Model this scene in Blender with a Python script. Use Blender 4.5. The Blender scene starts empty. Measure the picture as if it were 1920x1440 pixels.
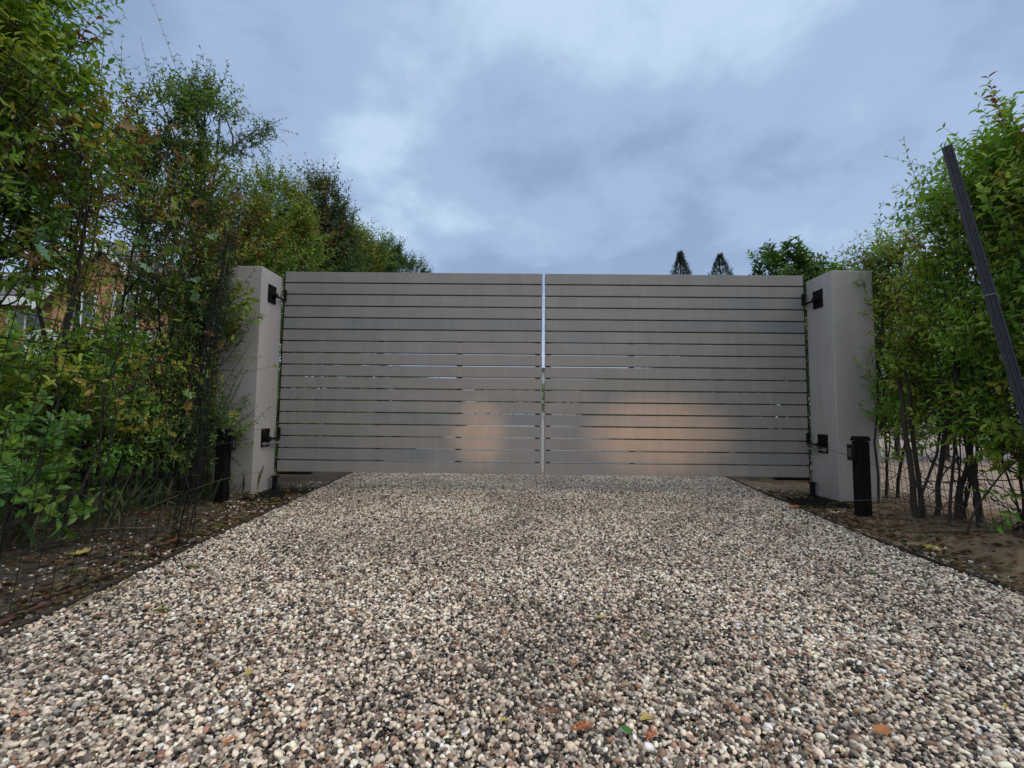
import bpy, math, random
import numpy as np
from mathutils import Vector, Matrix
rng = np.random.default_rng(7)
random.seed(7)
R = math.radians
S = bpy.context.scene

# ------------------------------------------------------------------ camera
EYE = 0.654
cam_d = bpy.data.cameras.new('camera')
cam_d.sensor_width = 36.0
cam_d.lens = 873.7 / 1920 * 36.0
cam_d.clip_start = 0.05
cam_d.clip_end = 2000
cam = bpy.data.objects.new('camera', cam_d)
S.collection.objects.link(cam)
cam.matrix_world = (Matrix.Translation((0, 0, EYE)) @ Matrix.Rotation(0.0096, 4, 'Z')
                    @ Matrix.Rotation(R(90) + 0.0703, 4, 'X') @ Matrix.Rotation(0.0106, 4, 'Z'))
S.camera = cam

# ------------------------------------------------------------------ sky + sun
SUN_EL, SUN_AZ = 56, 102          # azimuth measured from +Y clockwise: behind the camera, to the right
world = bpy.data.worlds.new('World')
S.world = world
world.use_nodes = True
wt = world.node_tree
wn, wl = wt.nodes, wt.links
wn.clear()


def node(nodes, typ, **kw):
    n = nodes.new(typ)
    for k, v in kw.items():
        if k.startswith('i_'):
            n.inputs[k[2:].replace('_', ' ')].default_value = v
        else:
            setattr(n, k, v)
    return n


w_out = node(wn, 'ShaderNodeOutputWorld')
w_bg = node(wn, 'ShaderNodeBackground')
w_sky = node(wn, 'ShaderNodeTexSky', sky_type='NISHITA', sun_disc=False)
w_sky.sun_elevation = R(SUN_EL)
w_sky.sun_rotation = R(SUN_AZ)
w_sky.air_density = 1.3
w_sky.dust_density = 2.0
w_tc = node(wn, 'ShaderNodeTexCoord')
w_sep = node(wn, 'ShaderNodeSeparateXYZ')
wl.new(w_tc.outputs['Generated'], w_sep.inputs[0])
w_add = node(wn, 'ShaderNodeMath', operation='ADD')
w_add.inputs[1].default_value = 0.22
w_max = node(wn, 'ShaderNodeMath', operation='MAXIMUM')
w_max.inputs[1].default_value = 0.0
wl.new(w_sep.outputs['Z'], w_max.inputs[0])
wl.new(w_max.outputs[0], w_add.inputs[0])
dx = node(wn, 'ShaderNodeMath', operation='DIVIDE')
dy = node(wn, 'ShaderNodeMath', operation='DIVIDE')
wl.new(w_sep.outputs['X'], dx.inputs[0]); wl.new(w_add.outputs[0], dx.inputs[1])
wl.new(w_sep.outputs['Y'], dy.inputs[0]); wl.new(w_add.outputs[0], dy.inputs[1])
w_com = node(wn, 'ShaderNodeCombineXYZ')
wl.new(dx.outputs[0], w_com.inputs[0]); wl.new(dy.outputs[0], w_com.inputs[1])
w_com.inputs[2].default_value = 8.1
n1 = node(wn, 'ShaderNodeTexNoise')
n1.inputs['Scale'].default_value = 2.3
n1.inputs['Detail'].default_value = 7
n1.inputs['Roughness'].default_value = 0.56
n1.inputs['Distortion'].default_value = 0.15
wl.new(w_com.outputs[0], n1.inputs['Vector'])
ramp = node(wn, 'ShaderNodeValToRGB')
ramp.color_ramp.interpolation = 'EASE'
e = ramp.color_ramp.elements
e[0].position = 0.39; e[0].color = (0.285, 0.39, 0.595, 1)
e[1].position = 0.61; e[1].color = (0.56, 0.72, 0.90, 1)
m = ramp.color_ramp.elements.new(0.5); m.color = (0.385, 0.507, 0.735, 1)
n2 = node(wn, 'ShaderNodeTexNoise')
n2.inputs['Scale'].default_value = 0.75
n2.inputs['Detail'].default_value = 3
wl.new(w_com.outputs[0], n2.inputs['Vector'])
nm = node(wn, 'ShaderNodeMix', data_type='FLOAT')
nm.inputs[0].default_value = 0.52
wl.new(n1.outputs[0], nm.inputs[2]); wl.new(n2.outputs[0], nm.inputs[3])
wl.new(nm.outputs[0], ramp.inputs[0])
# clouds are brightest overhead, as under any overcast sky
zen = node(wn, 'ShaderNodeMapRange', interpolation_type='SMOOTHSTEP')
zen.inputs['From Min'].default_value = 0.70
zen.inputs['From Max'].default_value = 0.95
wl.new(w_sep.outputs['Z'], zen.inputs['Value'])
zmix = node(wn, 'ShaderNodeMix', data_type='RGBA', blend_type='MIX')
wl.new(zen.outputs[0], zmix.inputs['Factor'])
wl.new(ramp.outputs[0], zmix.inputs[6])
zmix.inputs[7].default_value = (0.86, 1.0, 1.16, 1)
hmix = node(wn, 'ShaderNodeMix', data_type='RGBA', blend_type='MIX')
hz = node(wn, 'ShaderNodeMapRange', interpolation_type='SMOOTHSTEP')
hz.inputs['From Min'].default_value = 0.0
hz.inputs['From Max'].default_value = 0.38
hz.inputs['To Min'].default_value = 0.55
hz.inputs['To Max'].default_value = 0.0
wl.new(w_sep.outputs['Z'], hz.inputs['Value'])
wl.new(hz.outputs[0], hmix.inputs['Factor'])
wl.new(zmix.outputs[2], hmix.inputs[6])
hmix.inputs[7].default_value = (0.40, 0.55, 0.80, 1)
sky_s = node(wn, 'ShaderNodeMix', data_type='RGBA', blend_type='MULTIPLY')
sky_s.inputs['Factor'].default_value = 1.0
wl.new(w_sky.outputs[0], sky_s.inputs[6])
sky_s.inputs[7].default_value = (0.1, 0.1, 0.1, 1)
bk = node(wn, 'ShaderNodeMapRange', interpolation_type='SMOOTHSTEP')
bk.inputs['From Min'].default_value = 0.25
bk.inputs['From Max'].default_value = -0.6
bk.inputs['To Min'].default_value = 0.0
bk.inputs['To Max'].default_value = 1.0
wl.new(w_sep.outputs['Y'], bk.inputs['Value'])
bmix = node(wn, 'ShaderNodeMix', data_type='RGBA', blend_type='MIX')
wl.new(bk.outputs[0], bmix.inputs['Factor'])
wl.new(hmix.outputs[2], bmix.inputs[6])
bmix.inputs[7].default_value = (0.74, 0.81, 0.93, 1)
fin = node(wn, 'ShaderNodeMix', data_type='RGBA', blend_type='MIX')
fin.inputs['Factor'].default_value = 0.88
wl.new(sky_s.outputs[2], fin.inputs[6])
wl.new(bmix.outputs[2], fin.inputs[7])
wl.new(fin.outputs[2], w_bg.inputs['Color'])
w_bg.inputs['Strength'].default_value = 1.06
wl.new(w_bg.outputs[0], w_out.inputs['Surface'])

sun_d = bpy.data.lights.new('sun', 'SUN')
sun_d.energy = 1.25
sun_d.angle = R(50)
sun_d.color = (1.0, 0.89, 0.76)
sun = bpy.data.objects.new('sun', sun_d)
S.collection.objects.link(sun)
az = R(SUN_AZ)
sdir = Vector((math.sin(az) * math.cos(R(SUN_EL)), math.cos(az) * math.cos(R(SUN_EL)), math.sin(R(SUN_EL))))
sun.rotation_euler = sdir.to_track_quat('Z', 'Y').to_euler()


def car_lamp(x, y, z, tx, tz, power, cone, wide=1.0):
    """headlights of the car standing behind the photographer, lit in the photo (their glow lies on the gate)"""
    d = bpy.data.lights.new('headlamp', 'SPOT')
    d.energy = power
    d.color = (1.0, 0.55, 0.26)
    d.spot_size = R(cone)
    d.spot_blend = 1.0
    d.shadow_soft_size = 0.05
    o = bpy.data.objects.new('headlamp', d)
    S.collection.objects.link(o)
    o.location = (x, y, z)
    o.scale = (wide, 1, 1)
    o.rotation_euler = (Vector((x - tx, y - 4.17, z - tz))).to_track_quat('Z', 'Y').to_euler()


car_lamp(-0.42, -2.3, 0.68, -0.33, 0.50, 480, 6.6, 0.8)
car_lamp(-0.42, -2.3, 0.68, 0.3, 0.25, 80, 46)
car_lamp(1.15, -2.3, 0.68, 1.28, 0.50, 720, 8.0, 1.7)

S.view_settings.view_transform = 'Standard'
S.view_settings.look = 'None'
S.view_settings.exposure = 0.0
S.view_settings.gamma = 1.0
S.cycles.max_bounces = 6
S.cycles.diffuse_bounces = 3
S.cycles.glossy_bounces = 2
S.cycles.transmission_bounces = 3
S.cycles.transparent_max_bounces = 4
S.cycles.use_denoising = True
try:
    S.cycles.denoising_prefilter = 'ACCURATE'
except Exception:
    pass

# ------------------------------------------------------------------ object helpers
COL = S.collection


def tag(o, label=None, cat=None, group=None, kind=None):
    if label: o['label'] = label
    if cat: o['category'] = cat
    if group: o['group'] = group
    if kind: o['kind'] = kind
    return o


def empty(name, loc):
    o = bpy.data.objects.new(name, None)
    COL.objects.link(o)
    o.location = loc
    o.empty_display_size = 0.1
    return o


class Acc:
    """collects geometry in world coordinates; build() links it as one mesh object"""

    def __init__(self):
        self.v, self.f, self.c, self.n = [], [], [], 0

    def add(self, v, f, col=(1, 1, 1)):
        v = np.asarray(v, dtype=np.float32).reshape(-1, 3)
        c = np.empty((len(v), 4), np.float32)
        c[:, :3] = col
        c[:, 3] = 1
        if not isinstance(f, list):
            f = [f]
        for q in f:
            self.f.append(np.asarray(q, dtype=np.int32) + self.n)
        self.v.append(v); self.c.append(c)
        self.n += len(v)

    def box(self, x0, x1, y0, y1, z0, z1, ch=0.0, col=(1, 1, 1)):
        if ch <= 0:
            v = [(x, y, z) for z in (z0, z1) for x, y in ((x0, y0), (x1, y0), (x1, y1), (x0, y1))]
            f = [(0, 3, 2, 1), (4, 5, 6, 7), (0, 1, 5, 4), (1, 2, 6, 5), (2, 3, 7, 6), (3, 0, 4, 7)]
            self.add(v, np.array(f), col)
            return
        bm_v = []
        for sx in (0, 1):
            for sy in (0, 1):
                for sz in (0, 1):
                    X, Y, Z = (x0, x1)[sx], (y0, y1)[sy], (z0, z1)[sz]
                    ix, iy, iz = (ch, -ch)[sx], (ch, -ch)[sy], (ch, -ch)[sz]
                    bm_v += [(X, Y + iy, Z + iz), (X + ix, Y, Z + iz), (X + ix, Y + iy, Z)]

        def k(sx, sy, sz, a):
            return (sx * 4 + sy * 2 + sz) * 3 + a
        q, t = [], []
        for s in (0, 1):
            fl = 1 if s else -1
            a = [k(s, 0, 0, 0), k(s, 1, 0, 0), k(s, 1, 1, 0), k(s, 0, 1, 0)]
            q.append(a[::fl])
            a = [k(0, s, 0, 1), k(0, s, 1, 1), k(1, s, 1, 1), k(1, s, 0, 1)]
            q.append(a[::fl])
            a = [k(0, 0, s, 2), k(1, 0, s, 2), k(1, 1, s, 2), k(0, 1, s, 2)]
            q.append(a[::fl])
        for a in (0, 1):
            for b in (0, 1):
                q.append([k(a, b, 0, 0), k(a, b, 0, 1), k(a, b, 1, 1), k(a, b, 1, 0)])
                q.append([k(a, 0, b, 0), k(a, 0, b, 2), k(a, 1, b, 2), k(a, 1, b, 0)])
                q.append([k(0, a, b, 1), k(0, a, b, 2), k(1, a, b, 2), k(1, a, b, 1)])
        for i in range(8):
            t.append((i * 3, i * 3 + 1, i * 3 + 2))
        self.add(bm_v, [np.array(q), np.array(t)], col)

    def tube(self, pts, rad, k=6, col=(1, 1, 1), cap=True):
        P = np.asarray(pts, float)[None]
        rr = np.asarray(rad, float)
        if rr.ndim == 0:
            rr = np.full(len(pts), float(rad))
        self.tubes(P, rr[None], k, col)
        if cap:
            n = len(pts)
            base = self.n - n * k
            self.f.append(np.array([[base + i for i in range(k)][::-1]], dtype=np.int32))
            self.f.append(np.array([[base + (n - 1) * k + i for i in range(k)]], dtype=np.int32))

    def tubes(self, P, Rr, k=3, col=(1, 1, 1)):
        M, n, _ = P.shape
        T = np.gradient(P, axis=1)
        T /= np.linalg.norm(T, axis=2, keepdims=True) + 1e-9
        ref = np.where(np.abs(T[..., 2:3]) > 0.9, np.array([1., 0, 0]), np.array([0, 0, 1.]))
        A = np.cross(T, ref); A /= np.linalg.norm(A, axis=2, keepdims=True) + 1e-9
        B = np.cross(T, A)
        ang = np.arange(k) * 2 * np.pi / k
        V = (P[:, :, None] + Rr[:, :, None, None] * (A[:, :, None] * np.cos(ang)[:, None] + B[:, :, None] * np.sin(ang)[:, None]))
        idx = np.arange(M * n * k).reshape(M, n, k)
        a = idx[:, :-1]; b = idx[:, 1:]
        F = np.stack([a, b, np.roll(b, -1, 2), np.roll(a, -1, 2)], -1).reshape(-1, 4)
        if np.ndim(col) == 2:
            col = np.repeat(col, n * k, axis=0)
        self.add(V.reshape(-1, 3), F, col)

    def lathe(self, cx, cy, prof, k=16, col=(1, 1, 1)):
        ang = np.arange(k) * 2 * np.pi / k
        V = [(cx + r * np.cos(t), cy + r * np.sin(t), z) for r, z in prof for t in ang]
        F = [(i * k + j, i * k + (j + 1) % k, (i + 1) * k + (j + 1) % k, (i + 1) * k + j) for i in range(len(prof) - 1) for j in range(k)]
        self.add(V, np.array(F), col)

    def build(self, name, mat, parent=None, smooth=False):
        me = bpy.data.meshes.new(name)
        V = np.concatenate(self.v)
        if parent is not None:
            V = V - np.array(parent.matrix_world.translation if False else WLOC.get(parent.name, (0, 0, 0)), dtype=np.float32)
        tot = np.concatenate([np.full(len(q), q.shape[1], np.int32) for q in self.f])
        loops = np.concatenate([q.ravel() for q in self.f])
        me.vertices.add(len(V)); me.vertices.foreach_set('co', V.astype(np.float32).ravel())
        me.loops.add(len(loops)); me.loops.foreach_set('vertex_index', loops)
        me.polygons.add(len(tot))
        me.polygons.foreach_set('loop_start', np.concatenate([[0], np.cumsum(tot)[:-1]]).astype(np.int32))
        me.polygons.foreach_set('loop_total', tot)
        me.polygons.foreach_set('use_smooth', np.full(len(tot), bool(smooth)))
        me.update(calc_edges=True)
        ca = me.attributes.new('col', 'FLOAT_COLOR', 'POINT')
        ca.data.foreach_set('color', np.concatenate(self.c).ravel())
        me.materials.append(mat)
        o = bpy.data.objects.new(name, me)
        COL.objects.link(o)
        if parent is not None:
            o.parent = parent
            WLOC[o.name] = WLOC.get(parent.name, (0, 0, 0))
        return o


WLOC = {}


def thing(name, loc, label, cat, group=None):
    o = empty(name, loc)
    WLOC[o.name] = loc
    return tag(o, label, cat, group)


# ------------------------------------------------------------------ materials
def new_mat(name):
    m = bpy.data.materials.new(name)
    m.use_nodes = True
    nt = m.node_tree
    nt.nodes.clear()
    out = nt.nodes.new('ShaderNodeOutputMaterial')
    p = nt.nodes.new('ShaderNodeBsdfPrincipled')
    nt.links.new(p.outputs[0], out.inputs[0])
    return m, nt, p, out


def tex(nt, kind='Noise', scale=5, detail=4, rough=0.55, coord='Object', vec=None, stretch=None):
    if vec is None:
        tc = nt.nodes.new('ShaderNodeTexCoord')
        vec = tc.outputs[coord]
    if stretch:
        mp = nt.nodes.new('ShaderNodeMapping')
        mp.inputs['Scale'].default_value = stretch
        nt.links.new(vec, mp.inputs[0])
        vec = mp.outputs[0]
    n = nt.nodes.new('ShaderNodeTex' + kind)
    n.inputs['Scale'].default_value = scale
    if kind == 'Noise':
        n.inputs['Detail'].default_value = detail
        n.inputs['Roughness'].default_value = rough
    nt.links.new(vec, n.inputs['Vector'])
    return n


def cramp(nt, fac, stops, interp='LINEAR'):
    r = nt.nodes.new('ShaderNodeValToRGB')
    r.color_ramp.interpolation = interp
    el = r.color_ramp.elements
    while len(el) < len(stops):
        el.new(0.5)
    for q, (p, c) in zip(el, stops):
        q.position = p
        q.color = tuple(c) + (1,)
    nt.links.new(fac, r.inputs[0])
    return r


def bump(nt, p, h, strength=0.3, dist=0.01, prev=None):
    b = nt.nodes.new('ShaderNodeBump')
    b.inputs['Strength'].default_value = strength
    b.inputs['Distance'].default_value = dist
    nt.links.new(h, b.inputs['Height'])
    if prev is not None:
        nt.links.new(prev, b.inputs['Normal'])
    nt.links.new(b.outputs[0], p.inputs['Normal'])
    return b.outputs[0]


def mixc(nt, fac, a, b, mode='MIX'):
    m = nt.nodes.new('ShaderNodeMix')
    m.data_type = 'RGBA'
    m.blend_type = mode
    for s, v in ((m.inputs['Factor'], fac), (m.inputs[6], a), (m.inputs[7], b)):
        if isinstance(v, (int, float)): s.default_value = v
        elif isinstance(v, tuple): s.default_value = v + (1,) if len(v) == 3 else v
        else: nt.links.new(v, s)
    return m.outputs[2]


def simple(name, col, rough=0.5, metal=0.0, nscale=30, var=0.25, bstr=0.15, bdist=0.003):
    m, nt, p, out = new_mat(name)
    n = tex(nt, 'Noise', nscale, 5)
    lo = tuple(c * (1 - var) for c in col); hi = tuple(min(1, c * (1 + var)) for c in col)
    r = cramp(nt, n.outputs[0], [(0.3, lo), (0.7, hi)])
    nt.links.new(r.outputs[0], p.inputs['Base Color'])
    p.inputs['Roughness'].default_value = rough
    p.inputs['Metallic'].default_value = metal
    bump(nt, p, n.outputs[0], bstr, bdist)
    return m


def mat_leaf(name, rough=0.42, transl=0.32, spec=0.45):
    m, nt, p, out = new_mat(name)
    a = nt.nodes.new('ShaderNodeAttribute'); a.attribute_name = 'col'
    geo = nt.nodes.new('ShaderNodeNewGeometry')
    # pale undersides
    c = mixc(nt, geo.outputs['Backfacing'], a.outputs['Color'], (1.25, 1.25, 1.5, 1))
    under = nt.nodes.new('ShaderNodeMix'); under.data_type = 'RGBA'; under.blend_type = 'MULTIPLY'
    under.inputs['Factor'].default_value = 1.0
    nt.links.new(a.outputs['Color'], under.inputs[6])
    w = mixc(nt, geo.outputs['Backfacing'], (1, 1, 1), (1.12, 1.12, 1.2))
    nt.links.new(w, under.inputs[7])
    nt.links.new(under.outputs[2], p.inputs['Base Color'])
    p.inputs['Roughness'].default_value = rough
    p.inputs['Specular IOR Level'].default_value = spec
    tr = nt.nodes.new('ShaderNodeBsdfTranslucent')
    tc = mixc(nt, 1.0, a.outputs['Color'], (1.5, 1.45, 0.6), 'MULTIPLY')
    nt.links.new(tc, tr.inputs['Color'])
    mx = nt.nodes.new('ShaderNodeMixShader')
    mx.inputs[0].default_value = transl
    nt.links.new(p.outputs[0], mx.inputs[1]); nt.links.new(tr.outputs[0], mx.inputs[2])
    nt.links.new(mx.outputs[0], out.inputs[0])
    return m


def mat_bark():
    m, nt, p, out = new_mat('bark')
    a = nt.nodes.new('ShaderNodeAttribute'); a.attribute_name = 'col'
    n = tex(nt, 'Noise', 35, 5, stretch=(1, 1, 0.25))
    r = cramp(nt, n.outputs[0], [(0.3, (0.55, 0.55, 0.55)), (0.7, (1.3, 1.3, 1.3))])
    nt.links.new(mixc(nt, 1.0, a.outputs['Color'], r.outputs[0], 'MULTIPLY'), p.inputs['Base Color'])
    p.inputs['Roughness'].default_value = 0.8
    bump(nt, p, n.outputs[0], 0.4, 0.004)
    return m


def mat_slat():
    """satin powder-coated slats: each slat a slightly different warm or cool grey, drops of drizzle on them"""
    m, nt, p, out = new_mat('slat_grey')
    tc = nt.nodes.new('ShaderNodeTexCoord')
    sep = nt.nodes.new('ShaderNodeSeparateXYZ')
    nt.links.new(tc.outputs['Object'], sep.inputs[0])
    dv = nt.nodes.new('ShaderNodeMath'); dv.operation = 'DIVIDE'; dv.inputs[1].default_value = 0.10708
    zs = nt.nodes.new('ShaderNodeMath'); zs.operation = 'SUBTRACT'; zs.inputs[1].default_value = 0.1443
    nt.links.new(sep.outputs['Z'], zs.inputs[0]); nt.links.new(zs.outputs[0], dv.inputs[0])
    fl = nt.nodes.new('ShaderNodeMath'); fl.operation = 'FLOOR'
    nt.links.new(dv.outputs[0], fl.inputs[0])
    wn_ = nt.nodes.new('ShaderNodeTexWhiteNoise'); wn_.noise_dimensions = '1D'
    nt.links.new(fl.outputs[0], wn_.inputs['W'])
    cm = nt.nodes.new('ShaderNodeCombineXYZ')
    nt.links.new(sep.outputs['X'], cm.inputs[0]); nt.links.new(sep.outputs['Y'], cm.inputs[1])
    m10 = nt.nodes.new('ShaderNodeMath'); m10.operation = 'MULTIPLY'; m10.inputs[1].default_value = 7.0
    nt.links.new(fl.outputs[0], m10.inputs[0]); nt.links.new(m10.outputs[0], cm.inputs[2])
    n = nt.nodes.new('ShaderNodeTexNoise'); n.inputs['Scale'].default_value = 1.3; n.inputs['Detail'].default_value = 2
    nt.links.new(cm.outputs[0], n.inputs['Vector'])
    ad = nt.nodes.new('ShaderNodeMath'); ad.operation = 'ADD'
    hf = nt.nodes.new('ShaderNodeMath'); hf.operation = 'MULTIPLY'; hf.inputs[1].default_value = 0.35
    nt.links.new(wn_.outputs['Value'], hf.inputs[0])
    nt.links.new(n.outputs[0], ad.inputs[0]); nt.links.new(hf.outputs[0], ad.inputs[1])
    r = cramp(nt, ad.outputs[0], [(0.42, (0.205, 0.224, 0.234)), (0.66, (0.280, 0.265, 0.243)), (0.92, (0.262, 0.253, 0.243))])
    fine = tex(nt, 'Noise', 260, 3, stretch=(0.15, 1, 1))
    c = mixc(nt, 0.10, r.outputs[0], fine.outputs[0], 'OVERLAY')
    stk = tex(nt, 'Noise', 16, 4, 0.65, stretch=(1, 1, 0.08))
    c = mixc(nt, 0.16, c, stk.outputs[0], 'OVERLAY')
    cld = tex(nt, 'Noise', 4.5, 5, 0.6)
    c = mixc(nt, 0.18, c, cld.outputs[0], 'OVERLAY')
    # rain drops
    vo = tex(nt, 'Voronoi', 75)
    dr = nt.nodes.new('ShaderNodeMath'); dr.operation = 'LESS_THAN'; dr.inputs[1].default_value = 0.16
    nt.links.new(vo.outputs['Distance'], dr.inputs[0])
    sc = nt.nodes.new('ShaderNodeSeparateColor')
    nt.links.new(vo.outputs['Color'], sc.inputs[0])
    g = nt.nodes.new('ShaderNodeMath'); g.operation = 'GREATER_THAN'; g.inputs[1].default_value = 0.80
    nt.links.new(sc.outputs[0], g.inputs[0])
    dd = nt.nodes.new('ShaderNodeMath'); dd.operation = 'MULTIPLY'
    nt.links.new(dr.outputs[0], dd.inputs[0]); nt.links.new(g.outputs[0], dd.inputs[1])
    c2 = mixc(nt, dd.outputs[0], c, (0.30, 0.31, 0.32))
    nt.links.new(c2, p.inputs['Base Color'])
    rr = nt.nodes.new('ShaderNodeMapRange')
    rr.inputs['To Min'].default_value = 0.46; rr.inputs['To Max'].default_value = 0.1
    nt.links.new(dd.outputs[0], rr.inputs['Value'])
    nt.links.new(rr.outputs[0], p.inputs['Roughness'])
    b0 = bump(nt, p, fine.outputs[0], 0.12, 0.001)
    bump(nt, p, dd.outputs[0], 0.5, 0.0015, b0)
    return m


def mat_pillar():
    m, nt, p, out = new_mat('pillar_render')
    a = tex(nt, 'Noise', 2.2, 5, 0.6)
    b = tex(nt, 'Noise', 90, 4, 0.7)
    s = tex(nt, 'Noise', 9, 4, 0.6, stretch=(1, 1, 0.12))
    r = cramp(nt, a.outputs[0], [(0.3, (0.37, 0.352, 0.335)), (0.7, (0.43, 0.412, 0.392))])
    c = mixc(nt, 0.22, r.outputs[0], s.outputs[0], 'OVERLAY')
    c = mixc(nt, 0.25, c, b.outputs[0], 'OVERLAY')
    # soil splashed on the foot
    tc = nt.nodes.new('ShaderNodeTexCoord'); sp = nt.nodes.new('ShaderNodeSeparateXYZ')
    nt.links.new(tc.outputs['Object'], sp.inputs[0])
    mr = nt.nodes.new('ShaderNodeMapRange'); mr.inputs['From Min'].default_value = 0.0; mr.inputs['From Max'].default_value = 0.22
    mr.inputs['To Min'].default_value = 0.55; mr.inputs['To Max'].default_value = 0.0
    nt.links.new(sp.outputs['Z'], mr.inputs['Value'])
    mm = nt.nodes.new('ShaderNodeMath'); mm.operation = 'MULTIPLY'
    s2 = tex(nt, 'Noise', 14, 5, 0.7)
    nt.links.new(mr.outputs[0], mm.inputs[0]); nt.links.new(s2.outputs[0], mm.inputs[1])
    c = mixc(nt, mm.outputs[0], c, (0.14, 0.10, 0.07))
    nt.links.new(c, p.inputs['Base Color'])
    p.inputs['Roughness'].default_value = 0.62
    bump(nt, p, b.outputs[0], 0.35, 0.0015)
    return m


def mat_soil():
    m, nt, p, out = new_mat('soil')
    a = tex(nt, 'Noise', 1.6, 6, 0.65)
    b = tex(nt, 'Noise', 26, 6, 0.7)
    r = cramp(nt, a.outputs[0], [(0.30, (0.030, 0.022, 0.015)), (0.55, (0.062, 0.044, 0.028)), (0.75, (0.17, 0.105, 0.055))])
    c = mixc(nt, 0.65, r.outputs[0], b.outputs[0], 'OVERLAY')
    # paler sandy soil was spread on the right-hand bank
    tc = nt.nodes.new('ShaderNodeTexCoord'); sp = nt.nodes.new('ShaderNodeSeparateXYZ')
    nt.links.new(tc.outputs['Object'], sp.inputs[0])
    mr = nt.nodes.new('ShaderNodeMapRange'); mr.inputs['From Min'].default_value = 1.6; mr.inputs['From Max'].default_value = 1.9
    nt.links.new(sp.outputs['X'], mr.inputs['Value'])
    r2 = cramp(nt, a.outputs[0], [(0.33, (0.055, 0.036, 0.022)), (0.5, (0.15, 0.098, 0.055)), (0.66, (0.29, 0.195, 0.105))])
    cs = mixc(nt, 0.6, r2.outputs[0], b.outputs[0], 'OVERLAY')
    c = mixc(nt, mr.outputs[0], c, cs)
    v = tex(nt, 'Voronoi', 70)
    sc = nt.nodes.new('ShaderNodeSeparateColor'); nt.links.new(v.outputs['Color'], sc.inputs[0])
    g = nt.nodes.new('ShaderNodeMath'); g.operation = 'GREATER_THAN'; g.inputs[1].default_value = 0.86
    nt.links.new(sc.outputs[0], g.inputs[0])
    l = nt.nodes.new('ShaderNodeMath'); l.operation = 'LESS_THAN'; l.inputs[1].default_value = 0.33
    nt.links.new(v.outputs['Distance'], l.inputs[0])
    mm = nt.nodes.new('ShaderNodeMath'); mm.operation = 'MULTIPLY'
    nt.links.new(g.outputs[0], mm.inputs[0]); nt.links.new(l.outputs[0], mm.inputs[1])
    c = mixc(nt, mm.outputs[0], c, (0.24, 0.19, 0.14))
    nt.links.new(c, p.inputs['Base Color'])
    p.inputs['Roughness'].default_value = 0.85
    b1 = bump(nt, p, a.outputs[0], 0.6, 0.05)
    bump(nt, p, b.outputs[0], 0.9, 0.02, b1)
    return m


def mat_gravel_sheet(name, scale, bright, tint=(1, 1, 1)):
    m, nt, p, out = new_mat(name)
    v = tex(nt, 'Voronoi', scale)
    sc = nt.nodes.new('ShaderNodeSeparateColor'); nt.links.new(v.outputs['Color'], sc.inputs[0])
    k = bright
    r = cramp(nt, sc.outputs[0], [(0.0, (0.05 * k, 0.045 * k, 0.04 * k)), (0.2, (0.17 * k, 0.15 * k, 0.13 * k)), (0.5, (0.36 * k, 0.33 * k, 0.28 * k)),
                                  (0.8, (0.52 * k, 0.48 * k, 0.42 * k)), (1.0, (0.66 * k, 0.63 * k, 0.58 * k))])
    e_ = nt.nodes.new('ShaderNodeMapRange'); e_.inputs['From Max'].default_value = 0.7
    e_.inputs['To Min'].default_value = 1.0; e_.inputs['To Max'].default_value = 0.15
    nt.links.new(v.outputs['Distance'], e_.inputs['Value'])
    nt.links.new(mixc(nt, 1.0, r.outputs[0], tint, 'MULTIPLY'), p.inputs['Base Color'])
    p.inputs['Roughness'].default_value = 0.6
    bump(nt, p, e_.outputs[0], 1.0, 0.6 / scale)
    return m


def mat_pebble():
    m, nt, p, out = new_mat('pebble')
    a = nt.nodes.new('ShaderNodeAttribute'); a.attribute_name = 'pc'; a.attribute_type = 'INSTANCER'
    n = tex(nt, 'Noise', 90, 3)
    r = cramp(nt, n.outputs[0], [(0.3, (0.75, 0.75, 0.75)), (0.7, (1.2, 1.2, 1.2))])
    nt.links.new(mixc(nt, 1.0, a.outputs['Color'], r.outputs[0], 'MULTIPLY'), p.inputs['Base Color'])
    p.inputs['Roughness'].default_value = 0.38
    p.inputs['Specular IOR Level'].default_value = 0.5
    return m


def mat_brick():
    m, nt, p, out = new_mat('brick')
    tc = nt.nodes.new('ShaderNodeTexCoord')
    sp = nt.nodes.new('ShaderNodeSeparateXYZ'); nt.links.new(tc.outputs['Object'], sp.inputs[0])
    ad = nt.nodes.new('ShaderNodeMath'); ad.operation = 'ADD'
    nt.links.new(sp.outputs['X'], ad.inputs[0]); nt.links.new(sp.outputs['Y'], ad.inputs[1])
    cb = nt.nodes.new('ShaderNodeCombineXYZ')
    nt.links.new(ad.outputs[0], cb.inputs[0]); nt.links.new(sp.outputs['Z'], cb.inputs[1])
    b = nt.nodes.new('ShaderNodeTexBrick')
    nt.links.new(cb.outputs[0], b.inputs['Vector'])
    b.inputs['Scale'].default_value = 1.0
    b.inputs['Brick Width'].default_value = 0.22; b.inputs['Row Height'].default_value = 0.065
    b.inputs['Mortar Size'].default_value = 0.008
    b.inputs['Color1'].default_value = (0.50, 0.17, 0.06, 1)
    b.inputs['Color2'].default_value = (0.55, 0.22, 0.10, 1)
    b.inputs['Mortar'].default_value = (0.40, 0.33, 0.27, 1)
    nt.links.new(b.outputs[0], p.inputs['Base Color'])
    p.inputs['Roughness'].default_value = 0.8
    return m


def mat_attr(name, rough=0.7):
    m, nt, p, out = new_mat(name)
    a = nt.nodes.new('ShaderNodeAttribute'); a.attribute_name = 'col'
    nt.links.new(a.outputs['Color'], p.inputs['Base Color'])
    p.inputs['Roughness'].default_value = rough
    return m


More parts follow.
